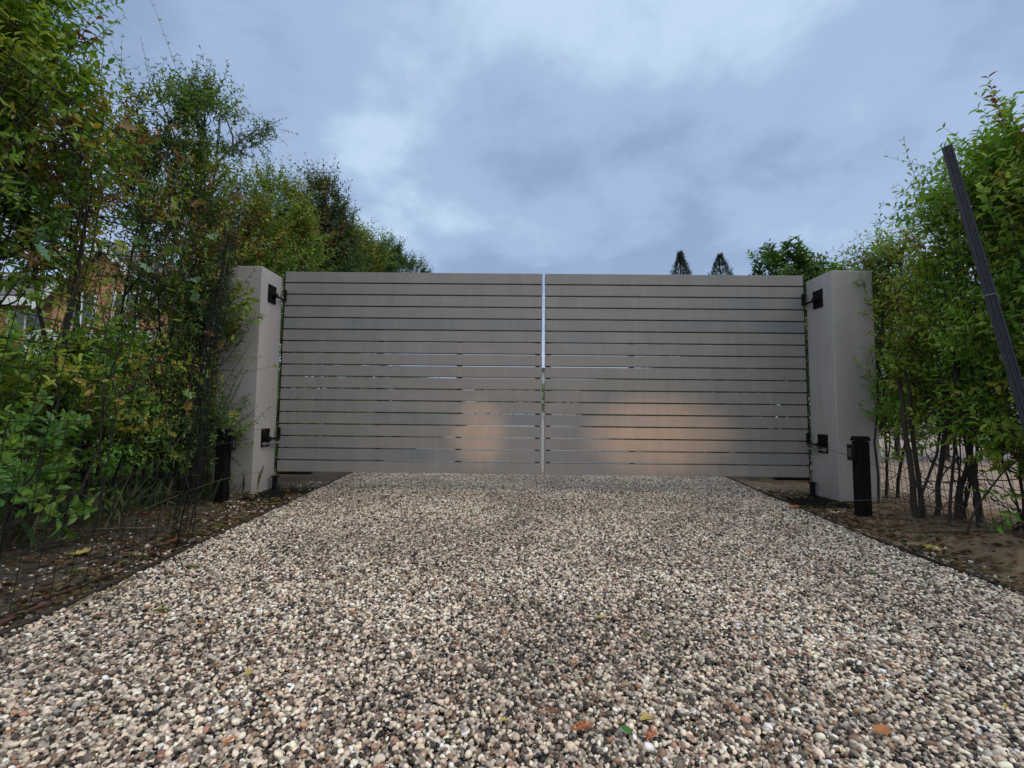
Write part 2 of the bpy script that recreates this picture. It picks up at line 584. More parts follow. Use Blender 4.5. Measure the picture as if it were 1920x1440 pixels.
def mat_glass():
    m, nt, p, out = new_mat('window_glass')
    p.inputs['Base Color'].default_value = (0.03, 0.035, 0.04, 1)
    p.inputs['Roughness'].default_value = 0.06
    p.inputs['Specular IOR Level'].default_value = 0.8
    return m


M_LEAF = mat_leaf('leaf')
M_BARK = mat_bark()
M_SLAT = mat_slat()
M_PILLAR = mat_pillar()
M_SOIL = mat_soil()
M_BLACK = simple('black_metal', (0.005, 0.005, 0.006), 0.5, 0.0, 60, 0.4, 0.2, 0.001)
M_PLASTIC = simple('black_plastic', (0.004, 0.004, 0.0045), 0.75, 0.0, 25, 0.4, 0.4, 0.003)
M_GALV = simple('galvanised', (0.35, 0.36, 0.37), 0.4, 0.6, 50, 0.25)
M_WIRE = simple('dark_wire', (0.005, 0.008, 0.006), 0.7, 0.0, 60, 0.4)
M_FRAME = simple('gate_frame', (0.055, 0.052, 0.05), 0.5)
M_POST = simple('weathered_post', (0.012, 0.014, 0.021), 0.42, 0.2, 40, 0.5, 0.25, 0.001)
M_EDGE = simple('edging', (0.035, 0.025, 0.020), 0.75, 0, 40, 0.5, 0.6, 0.004)
M_DRIVE = mat_gravel_sheet('gravel_bed', 85, 0.25)
M_FARGRAV = mat_gravel_sheet('gravel_far', 70, 0.85)
M_PALE = mat_gravel_sheet('pale_gravel', 55, 1.0, (1.0, .80, .66))
M_PEB = mat_pebble()
M_BRICK = mat_brick()
M_ROOF = simple('roof_tile', (0.12, 0.10, 0.095), 0.75, 0, 5, 0.3, 0.6, 0.03)
M_WHITE = simple('white_paint', (0.76, 0.77, 0.78), 0.5, 0, 4, 0.06)
M_GREYW = simple('pale_wall', (0.55, 0.55, 0.56), 0.7, 0, 2, 0.08)
M_GLASS = mat_glass()
M_LAWN = simple('lawn_green', (0.115, 0.22, 0.035), 0.8, 0, 6, 0.4, 0.8, 0.05)

for _m in (M_BLACK, M_PLASTIC, M_WIRE):
    _m.node_tree.nodes['Principled BSDF'].inputs['Specular IOR Level'].default_value = 0.18

# ------------------------------------------------------------------ ground, drive, gravel
LY = np.array([-6, 1.4, 1.66, 2.28, 2.78, 3.35, 5.17, 8, 40.]); LX = np.array([-1.46, -1.51, -1.52, -1.58, -1.63, -1.67, -1.86, -1.95, -2.1])
RY = np.array([-6, 1.84, 2.27, 2.84, 3.3, 4.02, 5.24, 8, 40.]); RX = np.array([2.0, 1.94, 1.95, 2.01, 2.08, 2.18, 2.38, 2.5, 2.8])


def edgeL(y): return np.interp(y, LY, LX)
def edgeR(y): return np.interp(y, RY, RX)


def rise(y):
    t = np.clip((np.asarray(y, float) - 7) / 24, 0, 1)
    return 0.58 * t * t * (3 - 2 * t)


def vnoise(x, y, s, seed=0):
    x = np.asarray(x) * s; y = np.asarray(y) * s
    xi = np.floor(x); yi = np.floor(y); fx = x - xi; fy = y - yi
    fx = fx * fx * (3 - 2 * fx); fy = fy * fy * (3 - 2 * fy)

    def h(a, b):
        q = np.sin(a * 127.1 + b * 311.7 + seed * 74.7) * 43758.5453
        return q - np.floor(q)
    return (h(xi, yi) * (1 - fx) + h(xi + 1, yi) * fx) * (1 - fy) + (h(xi, yi + 1) * (1 - fx) + h(xi + 1, yi + 1) * fx) * fy


def soil_z(x, y):
    x = np.asarray(x, float); y = np.asarray(y, float)
    z = -0.030 + 0.018 * vnoise(x, y, 3, 1) + 0.018 * vnoise(x, y, 9, 2) + 0.012 * vnoise(x, y, 22, 3) + 0.011 * vnoise(x, y, 44, 4) * (vnoise(x, y, 4, 6) > .35)
    # the bank and the loose clod of soil on the right
    b = np.clip((x - edgeR(y) - 0.03) / 0.35, 0, 1)
    near = np.clip((4.0 - y) / 1.5, 0, 1)
    z = z + 0.035 * b * near
    z = z + 0.085 * np.exp(-(((x - 2.30) / 0.17) ** 2 + ((y - 2.33) / 0.20) ** 2)) * (0.7 + 0.6 * vnoise(x, y, 14, 5))
    z = z + 0.045 * np.exp(-(((x - 2.62) / 0.25) ** 2 + ((y - 2.0) / 0.25) ** 2))
    bl = np.clip((edgeL(y) - 0.25 - x) / 0.8, 0, 1)
    z = z + 0.03 * bl * near
    inside = (x > edgeL(y) - 0.02) & (x < edgeR(y) + 0.02)
    z = np.where(inside, -0.05, z)
    return z + rise(y)


def grid_sheet(name, xs, ys, zf, mat, mask=None):
    X, Y = np.meshgrid(xs, ys)
    Z = zf(X, Y)
    V = np.stack([X, Y, Z], -1).reshape(-1, 3)
    ny, nx = X.shape
    i = np.arange(nx * ny).reshape(ny, nx)
    F = np.stack([i[:-1, :-1], i[:-1, 1:], i[1:, 1:], i[1:, :-1]], -1).reshape(-1, 4)
    if mask is not None:
        cx = V[F].mean(1)
        F = F[mask(cx[:, 0], cx[:, 1])]
    a = Acc(); a.add(V, F)
    o = a.build(name, mat, smooth=True)
    o['kind'] = 'structure'
    return o


xs = np.unique(np.concatenate([np.linspace(-400, -12, 14), np.linspace(-12, -4, 17), np.arange(-4, -1.4, 0.022), np.linspace(-1.4, 1.9, 12),
                               np.arange(1.9, 3.6, 0.02), np.arange(3.6, 4.2, .04), np.linspace(4.2, 12, 17), np.linspace(12, 400, 14)]))
ys = np.unique(np.concatenate([np.linspace(-60, -2, 8), np.linspace(-2, 1, 12), np.arange(1, 4.6, 0.022), np.arange(4.6, 5.5, .05), np.linspace(5.5, 40, 40), np.linspace(40, 700, 12)]))
grid_sheet('ground', xs, ys, soil_z, M_SOIL)


def ribbon(name, ys, xl, xr, z, mat, n=6):
    t = np.linspace(0, 1, n)
    V = np.array([[xl(y) * (1 - s) + xr(y) * s, y, z + float(rise(y))] for y in ys for s in t])
    i = np.arange(len(V)).reshape(len(ys), n)
    F = np.stack([i[:-1, :-1], i[:-1, 1:], i[1:, 1:], i[1:, :-1]], -1).reshape(-1, 4)
    a = Acc(); a.add(V, F)
    o = a.build(name, mat, smooth=True)
    o['kind'] = 'structure'
    return o


ribbon('driveway', np.linspace(-5, 6.2, 60), edgeL, edgeR, -0.012, M_DRIVE)
ribbon('driveway_beyond_gate', np.linspace(6.2, 33, 60), edgeL, edgeR, -0.004, M_FARGRAV)
# lawn left of the hedge, pale gravel yard on the right
grid_sheet('lawn', np.linspace(-45, -3.15, 60), np.linspace(-3, 33, 60), lambda x, y: 0.012 + 0.02 * vnoise(x, y, 1.1, 9) + rise(y), M_LAWN)
grid_sheet('gravel_yard', np.concatenate([np.arange(3.2, 4.2, .06), np.linspace(4.2, 30, 24)]), np.linspace(-3, 30, 130), lambda x, y: -.05 + .085 * np.clip((x - 3.25 - .14 * vnoise(y, x * 0, 2.3, 88)) / .22, 0, 1) + rise(y), M_PALE)


# pebbles (uncountable): one point cloud mesh, stones instanced by geometry nodes
def hexpts(x0, x1, y0, y1, s):
    n_y = int((y1 - y0) / (s * 0.866)); n_x = int((x1 - x0) / s)
    yy, xx = np.mgrid[0:n_y, 0:n_x]
    X = x0 + (xx + 0.5 * (yy % 2)) * s; Y = y0 + yy * s * 0.866
    X = X + rng.uniform(-.42, .42, X.shape) * s; Y = Y + rng.uniform(-.42, .42, X.shape) * s
    return X.ravel(), Y.ravel()


PAL = np.array([[.80, .70, .56], [.70, .61, .48], [.92, .86, .76], [.60, .54, .45], [.48, .41, .32], [.36, .33, .29], [.22, .19, .155],
                [.11, .09, .07], [.030, .026, .022], [.30, .19, .11], [.50, .31, .14], [.46, .24, .15], [.40, .40, .39], [.20, .15, .11], [.56, .50, .36]])
PW = np.array([15, 15, 7, 12, 13, 7, 9, 11, 13, 9.0, 3.2, 2.4, 4, 5, 4]); PW = PW / PW.sum()

gx, gy = hexpts(-2.1, 2.7, 0.35, 6.3, 0.0083)
keep = (gx > edgeL(gy) + 0.01) & (gx < edgeR(gy) - 0.005)
gx, gy = gx[keep], gy[keep]
gz = -0.006 + rng.normal(0, 0.0024, len(gx)) + 0.010 * (vnoise(gx, gy, 1.7, 21) - 0.5) + 0.005 * (vnoise(gx, gy, 7, 22) - .5)
gs = rng.lognormal(0, 0.27, len(gx)) * 0.0049
# larger stones and strays lying on top, and spilled on the soil
ex, ey = hexpts(-2.1, 2.7, 0.35, 4.5, 0.03)
k2 = (ex > edgeL(ey) + .01) & (ex < edgeR(ey) - .01)
ex, ey = ex[k2], ey[k2]
ez = 0.001 + 0.010 * (vnoise(ex, ey, 1.7, 21) - 0.5) + rng.normal(0, 0.0015, len(ex)); es = rng.lognormal(0, 0.18, len(ex)) * 0.0052
sx, sy = [], []
for _ in range(7500):
    side = rng.random() < 0.62
    y = rng.uniform(0.9, 4.6)
    if side: x = edgeL(y) - rng.exponential(0.24) - 0.015
    else: x = edgeR(y) + rng.exponential(0.11) + 0.01
    pk = vnoise(x, y, 5, 31)
    if rng.random() < (pk * 1.5 - 0.35): sx.append(x); sy.append(y)
sx, sy = np.array(sx), np.array(sy)
sz = soil_z(sx, sy) + 0.002; ss = rng.lognormal(0, 0.28, len(sx)) * 0.0058
AX = np.concatenate([gx, ex, sx]); AY = np.concatenate([gy, ey, sy]); AZ = np.concatenate([gz, ez, sz]); AS = np.concatenate([gs, es, ss])
N = len(AX)
me = bpy.data.meshes.new('gravel')
me.vertices.add(N)
me.vertices.foreach_set('co', np.stack([AX, AY, AZ], -1).astype(np.float32).ravel())
pidx = rng.choice(len(PAL), N, p=PW)
pc = PAL[pidx] * np.array([.96, .89, .81]) * rng.uniform(0.74, 1.16, (N, 1)) * (1 + rng.normal(0, 0.018, (N, 3)))
# darker, moister drifts of stones, as trodden patches in the drive
dk = np.clip(vnoise(AX, AY, 2.2, 41) * 0.6 + vnoise(AX, AY, 6, 42) * 0.4 - 0.30, 0, 1)
pc *= (0.80 + 0.42 * np.clip(dk * 1.6, 0, 1))[:, None]
pc = .40 * (np.clip(pc, .005, 2) / .40) ** 1.28 * 1.08
pc = pc * .62 + pc.mean(1, keepdims=True) * np.array([1.045, 1.0, .935]) * .38
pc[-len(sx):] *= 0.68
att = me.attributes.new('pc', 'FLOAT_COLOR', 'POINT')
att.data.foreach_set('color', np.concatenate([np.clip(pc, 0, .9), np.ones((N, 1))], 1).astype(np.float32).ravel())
att = me.attributes.new('rot', 'FLOAT_VECTOR', 'POINT')
att.data.foreach_set('vector', np.stack([rng.normal(0, .45, N), rng.normal(0, .45, N), rng.uniform(0, 6.28, N)], -1).astype(np.float32).ravel())
att = me.attributes.new('scl', 'FLOAT_VECTOR', 'POINT')
att.data.foreach_set('vector', (AS[:, None] * np.stack([rng.uniform(.9, 1.35, N), rng.uniform(.8, 1.05, N), rng.uniform(.55, .85, N)], -1)).astype(np.float32).ravel())
gravel = bpy.data.objects.new('gravel', me)
COL.objects.link(gravel)
tag(gravel, 'mixed beige, grey and brown rounded pebbles covering the drive', 'gravel', kind='stuff')
pcol = bpy.data.collections.new('pebble_shapes')
import bmesh
for i in range(6):
    bm = bmesh.new()
    bmesh.ops.create_icosphere(bm, subdivisions=2, radius=1.0)
    for v in bm.verts:
        q = v.co
        n = math.sin(q.x * 2.1 + i * 1.7) * .10 + math.sin(q.y * 2.7 + i * 2.3) * .09 + math.sin((q.z + q.x) * 3.1 + i) * .07
        v.co = q * (1 + n)
    for f in bm.faces: f.smooth = True
    pm = bpy.data.meshes.new('pebble'); bm.to_mesh(pm); bm.free()
    pm.materials.append(M_PEB)
    pcol.objects.link(bpy.data.objects.new('pebble', pm))
ng = bpy.data.node_groups.new('scatter_pebbles', 'GeometryNodeTree')
ng.interface.new_socket('Geometry', in_out='INPUT', socket_type='NodeSocketGeometry')
ng.interface.new_socket('Geometry', in_out='OUTPUT', socket_type='NodeSocketGeometry')
gi = ng.nodes.new('NodeGroupInput'); go = ng.nodes.new('NodeGroupOutput')
ci = ng.nodes.new('GeometryNodeCollectionInfo'); ci.inputs['Collection'].default_value = pcol
ci.inputs['Separate Children'].default_value = True; ci.inputs['Reset Children'].default_value = True
ip = ng.nodes.new('GeometryNodeInstanceOnPoints'); ip.inputs['Pick Instance'].default_value = True
ar = ng.nodes.new('GeometryNodeInputNamedAttribute'); ar.data_type = 'FLOAT_VECTOR'; ar.inputs['Name'].default_value = 'rot'
as_ = ng.nodes.new('GeometryNodeInputNamedAttribute'); as_.data_type = 'FLOAT_VECTOR'; as_.inputs['Name'].default_value = 'scl'
e2r = ng.nodes.new('FunctionNodeEulerToRotation')
ng.links.new(gi.outputs[0], ip.inputs['Points']); ng.links.new(ci.outputs[0], ip.inputs['Instance'])
ng.links.new(ar.outputs[0], e2r.inputs[0]); ng.links.new(e2r.outputs[0], ip.inputs['Rotation'])
ng.links.new(as_.outputs[0], ip.inputs['Scale'])
ng.links.new(ip.outputs[0], go.inputs[0])
md = gravel.modifiers.new('scatter', 'NODES'); md.node_group = ng

# edging strips
for nm, ef, lab, rr in (('driveway_edging', edgeL, 'dark low edging strip between gravel and soil on the left, under the wire fence', .011),
                        ('driveway_edging', edgeR, 'thin dark edging strip between gravel and soil on the right', .006)):
    a = Acc()
    yy = np.linspace(-2, 6.2, 120)
    wob = 0.012 * (vnoise(yy, yy * 0, 3, 51) - .5) + 0.008 * (vnoise(yy, yy * 0, 9, 52) - .5)
    zz = 0.004 + 0.008 * vnoise(yy, yy * 0, 4, 53)
    x = ef(yy) + wob
    P = np.stack([x, yy, zz], -1)
    w = rr * .5
    V = np.concatenate([P + [-w, 0, 0], P + [w, 0, 0], P + [w, 0, -.06], P + [-w, 0, -.06]])
    n = len(yy); i = np.arange(n - 1)
    F = np.concatenate([np.stack([i + n * k, i + 1 + n * k, i + 1 + n * ((k + 1) % 4), i + n * ((k + 1) % 4)], -1) for k in range(4)])
    a.add(V, F)
    tag(a.build(nm, M_EDGE), lab, 'edging')

# ------------------------------------------------------------------ gate
ZB, ZT, YG = 0.1443, 1.9647, 4.17
NS = 17; PITCH = (ZT - ZB) / NS; GAP = 0.0115
XL, XC, XR = -2.124, 0.2413, 2.588


def gate_leaf(x0, x1, hinge_side, label):
    t = thing('gate_leaf', ((x0 if hinge_side < 0 else x1), YG, 0), label, 'gate', 'leaves of the driveway gate')
    s = Acc()
    for i in range(NS):
        z0 = ZB + i * PITCH
        jx = rng.uniform(-.0012, .0012)
        s.box(x0 + jx, x1 + jx, YG, YG + .070, z0 + GAP / 2, z0 + PITCH - GAP / 2, 0.0016)
    s.build('slats', M_SLAT, t)
    wd = x1 - x0
    for xx, w in ((x0 + .012, .045), (x0 + .36 * wd if hinge_side < 0 else x0 + .33 * wd, .05), (x0 + .67 * wd, .05), (x1 - .057, .045)):
        f = Acc(); f.box(xx, xx + w, YG + .0725, YG + .092, ZB + .004, ZT - .006, .003)
        f.build('stile', M_FRAME, t)
    e_ = Acc()   # dark end profile at the hinge side
    xe = x0 if hinge_side < 0 else x1
    if hinge_side < 0: e_.box(xe - .013, xe - .002, YG + .004, YG + .06, ZB, ZT - .01, .002)
    else: e_.box(xe + .002, xe + .010, YG + .004, YG + .06, ZB, ZT - .01, .002)
    e_.build('end_profile', M_BLACK, t)
    # hinges
    d = hinge_side
    xp = (-2.149 if d < 0 else 2.6115)      # face of the pillar
    xi = xp - d * .0                         # plate sits proud towards the opening
    for zc, low in ((1.70, False), (0.455, True)):
        h = Acc()
        yc = 4.005 if d > 0 else 3.99
        h.box(*sorted((xp - d * .0015, xp - d * .0095)), yc - .062, yc + .062, zc - .078, zc + .078, .0015)
        hp = h.build('hinge', M_BLACK, t)
        for py in (-.045, .045):
            for pz in (-.06, .06):
                b = Acc()
                b.tube([(xp - d * .009, yc + py, zc + pz), (xp - d * .016, yc + py, zc + pz)], .0075, 6)
                b.build('bolt', M_BLACK, hp)
        a = Acc()
        a.tube([(xp - d * .009, yc, zc - .012), (xp - d * .05, yc, zc - .012)], .022, 12)
        a.tube([(xp - d * .030, yc, zc - .012), (xp - d * .034, yc + .04, zc - .012), (xp - d * .036, YG + .02 - .045, zc - .012)], .0095, 8)
        a.box(*sorted((xp - d * .026, xp - d * .046)), YG - .032, YG - .004, zc - .02, zc + .085, .002)
        a.build('hinge_pin', M_BLACK, hp)
        if low:
            g = Acc()
            g.tube([(xp - d * .022, yc - .03, zc - .052), (xp - d * .04, YG - .012, zc - .050)], .0085, 10)
            g.tube([(xp - d * .022, yc - .052, zc - .053), (xp - d * .022, yc - .028, zc - .052)], .014, 8)
            g.build('grey_rod', M_GALV, hp)
    # arm below the leaf that runs to the drive motor
    m_ = Acc()
    xa = x0 if d < 0 else x1
    m_.box(*sorted((xa + d * .005, xa - d * .30)), YG + .002, YG + .05, ZB - .022, ZB - .0035, .002)
    m_.build('drive_arm', M_BLACK, t)
    return t


gate_leaf(XL, XC - .0135, -1, 'left leaf of the grey horizontally slatted gate, hung on the pillar behind the shrub')
gate_leaf(XC + .0135, XR, 1, 'right leaf of the grey horizontally slatted gate, with the larger warm light patch')

for x0, x1, lab in ((-2.4864, -2.149, 'grey rendered square gate pillar on the left, partly hidden by overhanging leaves'),
                    (2.6115, 2.949, 'grey rendered square gate pillar on the right, fully visible beside the hedge')):
    t = thing('gate_pillar', ((x0 + x1) / 2, 4.0, 0), lab, 'pillar', 'gate pillars')
    a = Acc(); a.box(x0, x1, 3.8295, 4.17 + (0.0), 0.0, 1.8995, .004)
    a.build('shaft', M_PILLAR, t)
    b = Acc(); b.box(x0 - .015, x1 + .015, 3.80, 4.19, -.07, -.003, .003)
    b.build('plinth', M_PLASTIC, t)

for d, xp, lab in ((-1, -2.149, 'flat black gate motor box in the soil at the foot of the left pillar'),
                   (1, 2.6115, 'flat black gate motor box in the soil at the foot of the right pillar')):
    x0, x1 = sorted((xp - d * .018, xp - d * .43))
    t = thing('gate_motor_box', ((x0 + x1) / 2, 3.85, 0), lab, 'gate motor', 'underground gate motor boxes')
    a = Acc(); a.box(x0, x1, 3.52, 4.16, -.06, -.006, .004); a.build('housing', M_PLASTIC, t)
    a = Acc(); a.box(x0 + .018, x1 - .018, 3.54, 4.14, -.004, .008, .003)
    for k in range(5):
        xx = x0 + .05 + k * (x1 - x0 - .1) / 4.6
        a.box(xx, xx + .022, 3.6, 4.05, .0085, .012, .001)
    a.build('lid', M_PLASTIC, t)
    a = Acc()
    px = xp - d * .052
    a.lathe(px, 4.09, [(0.001, -.003), (.028, -.003), (.028, .012), (.021, .014), (.021, ZB - .036), (.036, ZB - .034), (.036, ZB - .025), (0.001, ZB - .024)], 18)
    a.build('pivot_post', M_BLACK, t)

# photocell posts
for x, y, d, lab in ((2.335, 3.20, 1, 'black photocell post standing in front of the right pillar'),
                     (-2.14, 3.42, -1, 'black photocell post in front of the left pillar, wrapped in dry twigs')):
    t = thing('photocell_post', (x, y, 0), lab, 'gate sensor post', 'photocell posts in front of the pillars')
    zb = float(soil_z(x, y)) - .02
    a = Acc(); a.box(x - .040, x + .040, y - .034, y + .034, zb, .515, .006); a.build('body', M_PLASTIC, t)
    a = Acc()
    c = [(x - .0425, y - .0365), (x + .0425, y - .0365), (x + .0425, y + .0365), (x - .0425, y + .0365)]
    c2 = [(x - .036, y - .03), (x + .036, y - .03), (x + .036, y + .03), (x - .036, y + .03)]
    V = [p + (.517,) for p in c] + [p + (.532,) for p in c] + [p + (.548,) for p in c2]
    F = [(3, 2, 1, 0), (8, 9, 10, 11)] + [(k * 4 + i, k * 4 + (i + 1) % 4, k * 4 + 4 + (i + 1) % 4, k * 4 + 4 + i) for k in range(2) for i in range(4)]
    a.add(V, np.array(F)); a.build('cap', M_PLASTIC, t)
    a = Acc()
    x0, x1 = sorted((x - d * .0435, x - d * .075))
    a.box(x0, x1, y - .03, y + .03, .385, .492, .005)
    sb = a.build('sensor_head', M_BLACK, t)
    a = Acc(); xq = x - d * .0765
    a.box(*sorted((xq, xq + d * .001)), y - .018, y + .018, .41, .465); a.build('lens', M_GLASS, sb)

# ------------------------------------------------------------------ wire fences + steel post


def wire_fence(name, path, height, lean, spacing, rows, label, end_roll=None, r=.0017, tilt=0.0):
    """path: (x, y) polyline; verticals lean forward along the run"""
    t = thing(name, (path[0][0], path[0][1], 0), label, 'fence', 'wire mesh fences along the drive')
    P = np.array(path, float)
    seg = np.linalg.norm(np.diff(P, axis=0), axis=1); cum = np.concatenate([[0], np.cumsum(seg)])

    def at(s):
        return np.stack([np.interp(s, cum, P[:, 0]), np.interp(s, cum, P[:, 1])], -1)
    a = Acc()
    ss_ = np.arange(0, cum[-1], spacing)
    zz = np.linspace(0.0, height, 16)
    pts = []
    for s in ss_:
        p = at(np.array([s]))[0]
        x = p[0] + .018 * (vnoise(np.full(16, s * 3.1), zz * 2, 1, 61) - .5) + tilt * zz
        y = p[1] + lean * zz + .014 * (vnoise(np.full(16, s * 2.1 + 9), zz * 3, 1, 62) - .5)
        pts.append(np.stack([x, y, zz + .004], -1))
    pts = np.array(pts)
    a.tubes(pts, np.full(pts.shape[:2], r), 4)
    for k in range(rows + 1):
        z = height * k / rows
        n = 60
        s = np.linspace(0, cum[-1], n)
        p = at(s)
        zz1 = np.full(n, z)
        x = p[:, 0] + .018 * (vnoise(s * 3.1, zz1 * 2, 1, 61) - .5) + r + tilt * z
        y = p[:, 1] + lean * z
        zr = z + .006 + .010 * (vnoise(s * 2.3, zz1 * 5, 1, 63) - .5)
        a.tubes(np.stack([x, y, zr], -1)[None], np.full((1, n), r * (1.5 if k in (0, rows) else .9)), 4)
    a.build('wire_mesh', M_WIRE, t)
    if end_roll:
        b = Acc()
        ex, ey = end_roll
        for k in range(17):
            n = 14
            z = np.linspace(0, height * rng.uniform(.93, 1.02), n)
            ph = rng.uniform(0, 6.3); rad = rng.uniform(.01, .055)
            x = ex + rad * math.cos(ph) + .012 * np.sin(z * rng.uniform(4, 9) + ph) + tilt * z
            y = ey + rad * math.sin(ph) + lean * z + .012 * np.cos(z * rng.uniform(4, 9) + ph)
            b.tubes(np.stack([x, y, z], -1)[None], np.full((1, n), r), 4)
        for k in range(rows * 2):
            z = height * (k + .5) / rows / 2
            th = np.linspace(0, 4.5, 10) + rng.uniform(0, 6)
            rad = .045 + .01 * np.sin(th * 2)
            b.tubes(np.stack([ex + rad * np.cos(th) + tilt * z, ey + rad * np.sin(th) + lean * z, z + .02 * np.sin(th)], -1)[None], np.full((1, 10), r * .8), 4)
        b.build('rolled_end', M_WIRE, t)
    return t


wire_fence('wire_fence', [(-1.57, -0.6), (-1.60, 1.2), (-1.62, 2.26)], 1.76, .15, .066, 20,
           'dark wire mesh fence in front of the left hedge, its loose end rolled up', (-1.625, 2.32))
wire_fence('wire_fence', [(2.46, 0.6), (2.46, 2.1), (2.72, 2.9), (3.05, 3.9), (3.15, 5.2)], 1.72, .16, .075, 17,
           'dark wire mesh fence in front of the right hedge, held by the leaning post')

# leaning steel post: ribbed profile, notches
t = thing('fence_post', (2.43, 2.10, 0), 'tall black ribbed steel post leaning at the right edge, above the hedge', 'post')
p0 = np.array([2.43, 2.095, -.05]); p1 = np.array([2.40, 2.535, 2.195])
ax = (p1 - p0) / np.linalg.norm(p1 - p0)
vd = -np.array([2.4, 2.3, 0.2]); vd = vd - ax * vd.dot(ax); vd /= np.linalg.norm(vd)      # faces the drive
sd = np.cross(ax, vd)
prof = [(-.029, .000), (-.029, .006), (-.020, .008), (-.014, .003), (-.008, .003), (-.004, .009), (.004, .009), (.008, .003), (.014, .003), (.020, .008), (.029, .006), (.029, 0),
        (.022, -.004), (.018, -.022), (.010, -.024), (-.010, -.024), (-.018, -.022), (-.022, -.004)]
a = Acc()
n = 24
V = []
for i in range(n):
    q = p0 + (p1 - p0) * i / (n - 1)
    for u, w in prof:
        V.append(q + sd * u * .80 + vd * w * .6)
k = len(prof)
F = [(i * k + j, i * k + (j + 1) % k, (i + 1) * k + (j + 1) % k, (i + 1) * k + j) for i in range(n - 1) for j in range(k)]
a.add(V, [np.array(F), np.array([[(n - 1) * k + j for j in range(k)]])])
a.build('shaft', M_POST, t)
for i in range(13):
    q = p0 + (p1 - p0) * (0.10 + i * .071)
    b = Acc()
    c = q + sd * (-.0225) + vd * .006
    b.tube([c, c + sd * -.006 + vd * .008 + ax * .004, c + sd * -.004 + vd * .013 + ax * .014], [.0035, .0028, .002], 6)
    b.build('wire_hook', M_GALV, t)
b = Acc()
q = p0 + (p1 - p0) * .60
b.tube([q + sd * .034 + vd * .0, q + sd * .02 + vd * .016, q + vd * .018, q - sd * .02 + vd * .016, q - sd * .036 + vd * 0], .0014, 5)
b.build('tie_wire', M_GALV, t)

# ------------------------------------------------------------------ foliage
# leaf templates: (along, side, up) with a folded midrib
T_FINE = (np.array([[0, 0, 0], [.3, -.42, .10], [.33, 0, -.02], [.3, .42, .10], [.68, -.36, .05], [.70, 0, -.05], [.68, .36, .05], [1, 0, -.14]]),
          [np.array([[0, 1, 2], [0, 2, 3], [4, 7, 5], [5, 7, 6]]), np.array([[1, 4, 5, 2], [2, 5, 6, 3]])])
T_SIMPLE = (np.array([[0, 0, 0], [.45, -.45, .08], [1, 0, -.08], [.45, .45, .08]]), [np.array([[0, 1, 2], [0, 2, 3]])])
_l = [(0, 0), (.02, .30), (-.10, .62), (.22, .50), (.42, .85), (.55, .42), (.78, .40), (1.0, 0)]
_v = [(0.25, 0, -.04)] + [(x, y * .62, .06 * abs(y) * 1.5) for x, y in _l] + [(x, -y * .62, .06 * abs(y) * 1.5) for x, y in _l[1:-1][::-1]]
T_LOBED = (np.array(_v), [np.array([[0, i, i + 1 if i < len(_v) - 1 else 1] for i in range(1, len(_v))])])


def unit(v):
    return v / (np.linalg.norm(v, axis=-1, keepdims=True) + 1e-9)


def add_leaves(acc, pos, d, nrm, L, W, col, T):
    tv, tf = T
    d = unit(d)
    s = unit(np.cross(nrm, d)); u = np.cross(d, s)
    V = (pos[:, None] + d[:, None] * (tv[:, 0] * L[:, None])[..., None] + s[:, None] * (tv[:, 1] * W[:, None])[..., None]
         + u[:, None] * (tv[:, 2] * L[:, None])[..., None])
    n, k = len(pos), len(tv)
    off = (np.arange(n) * k)[:, None, None]
    F = [(q[None] + off).reshape(-1, q.shape[1]) for q in tf]
    acc.add(V.reshape(-1, 3), F, np.repeat(col, k, 0))


GREENS = np.array([[.050, .105, .018], [.070, .135, .022], [.095, .165, .028], [.040, .085, .020], [.125, .185, .030]]) * np.array([1.85, 1.75, 1.5])
BRIGHT = np.array([[.085, .20, .030], [.11, .23, .035], [.06, .16, .03], [.15, .25, .04]]) * 1.35
YELLOWG = np.array([[.17, .19, .030], [.14, .15, .030], [.10, .13, .025], [.20, .16, .035]]) * np.array([1.85, 1.75, 1.5])
ORANGE = np.array([[.30, .13, .035], [.24, .12, .05], [.20, .085, .035], [.27, .17, .06], [.16, .07, .04]])
DARKG = np.array([[.035, .075, .022], [.045, .095, .025], [.03, .06, .02], [.06, .11, .03]]) * 1.5


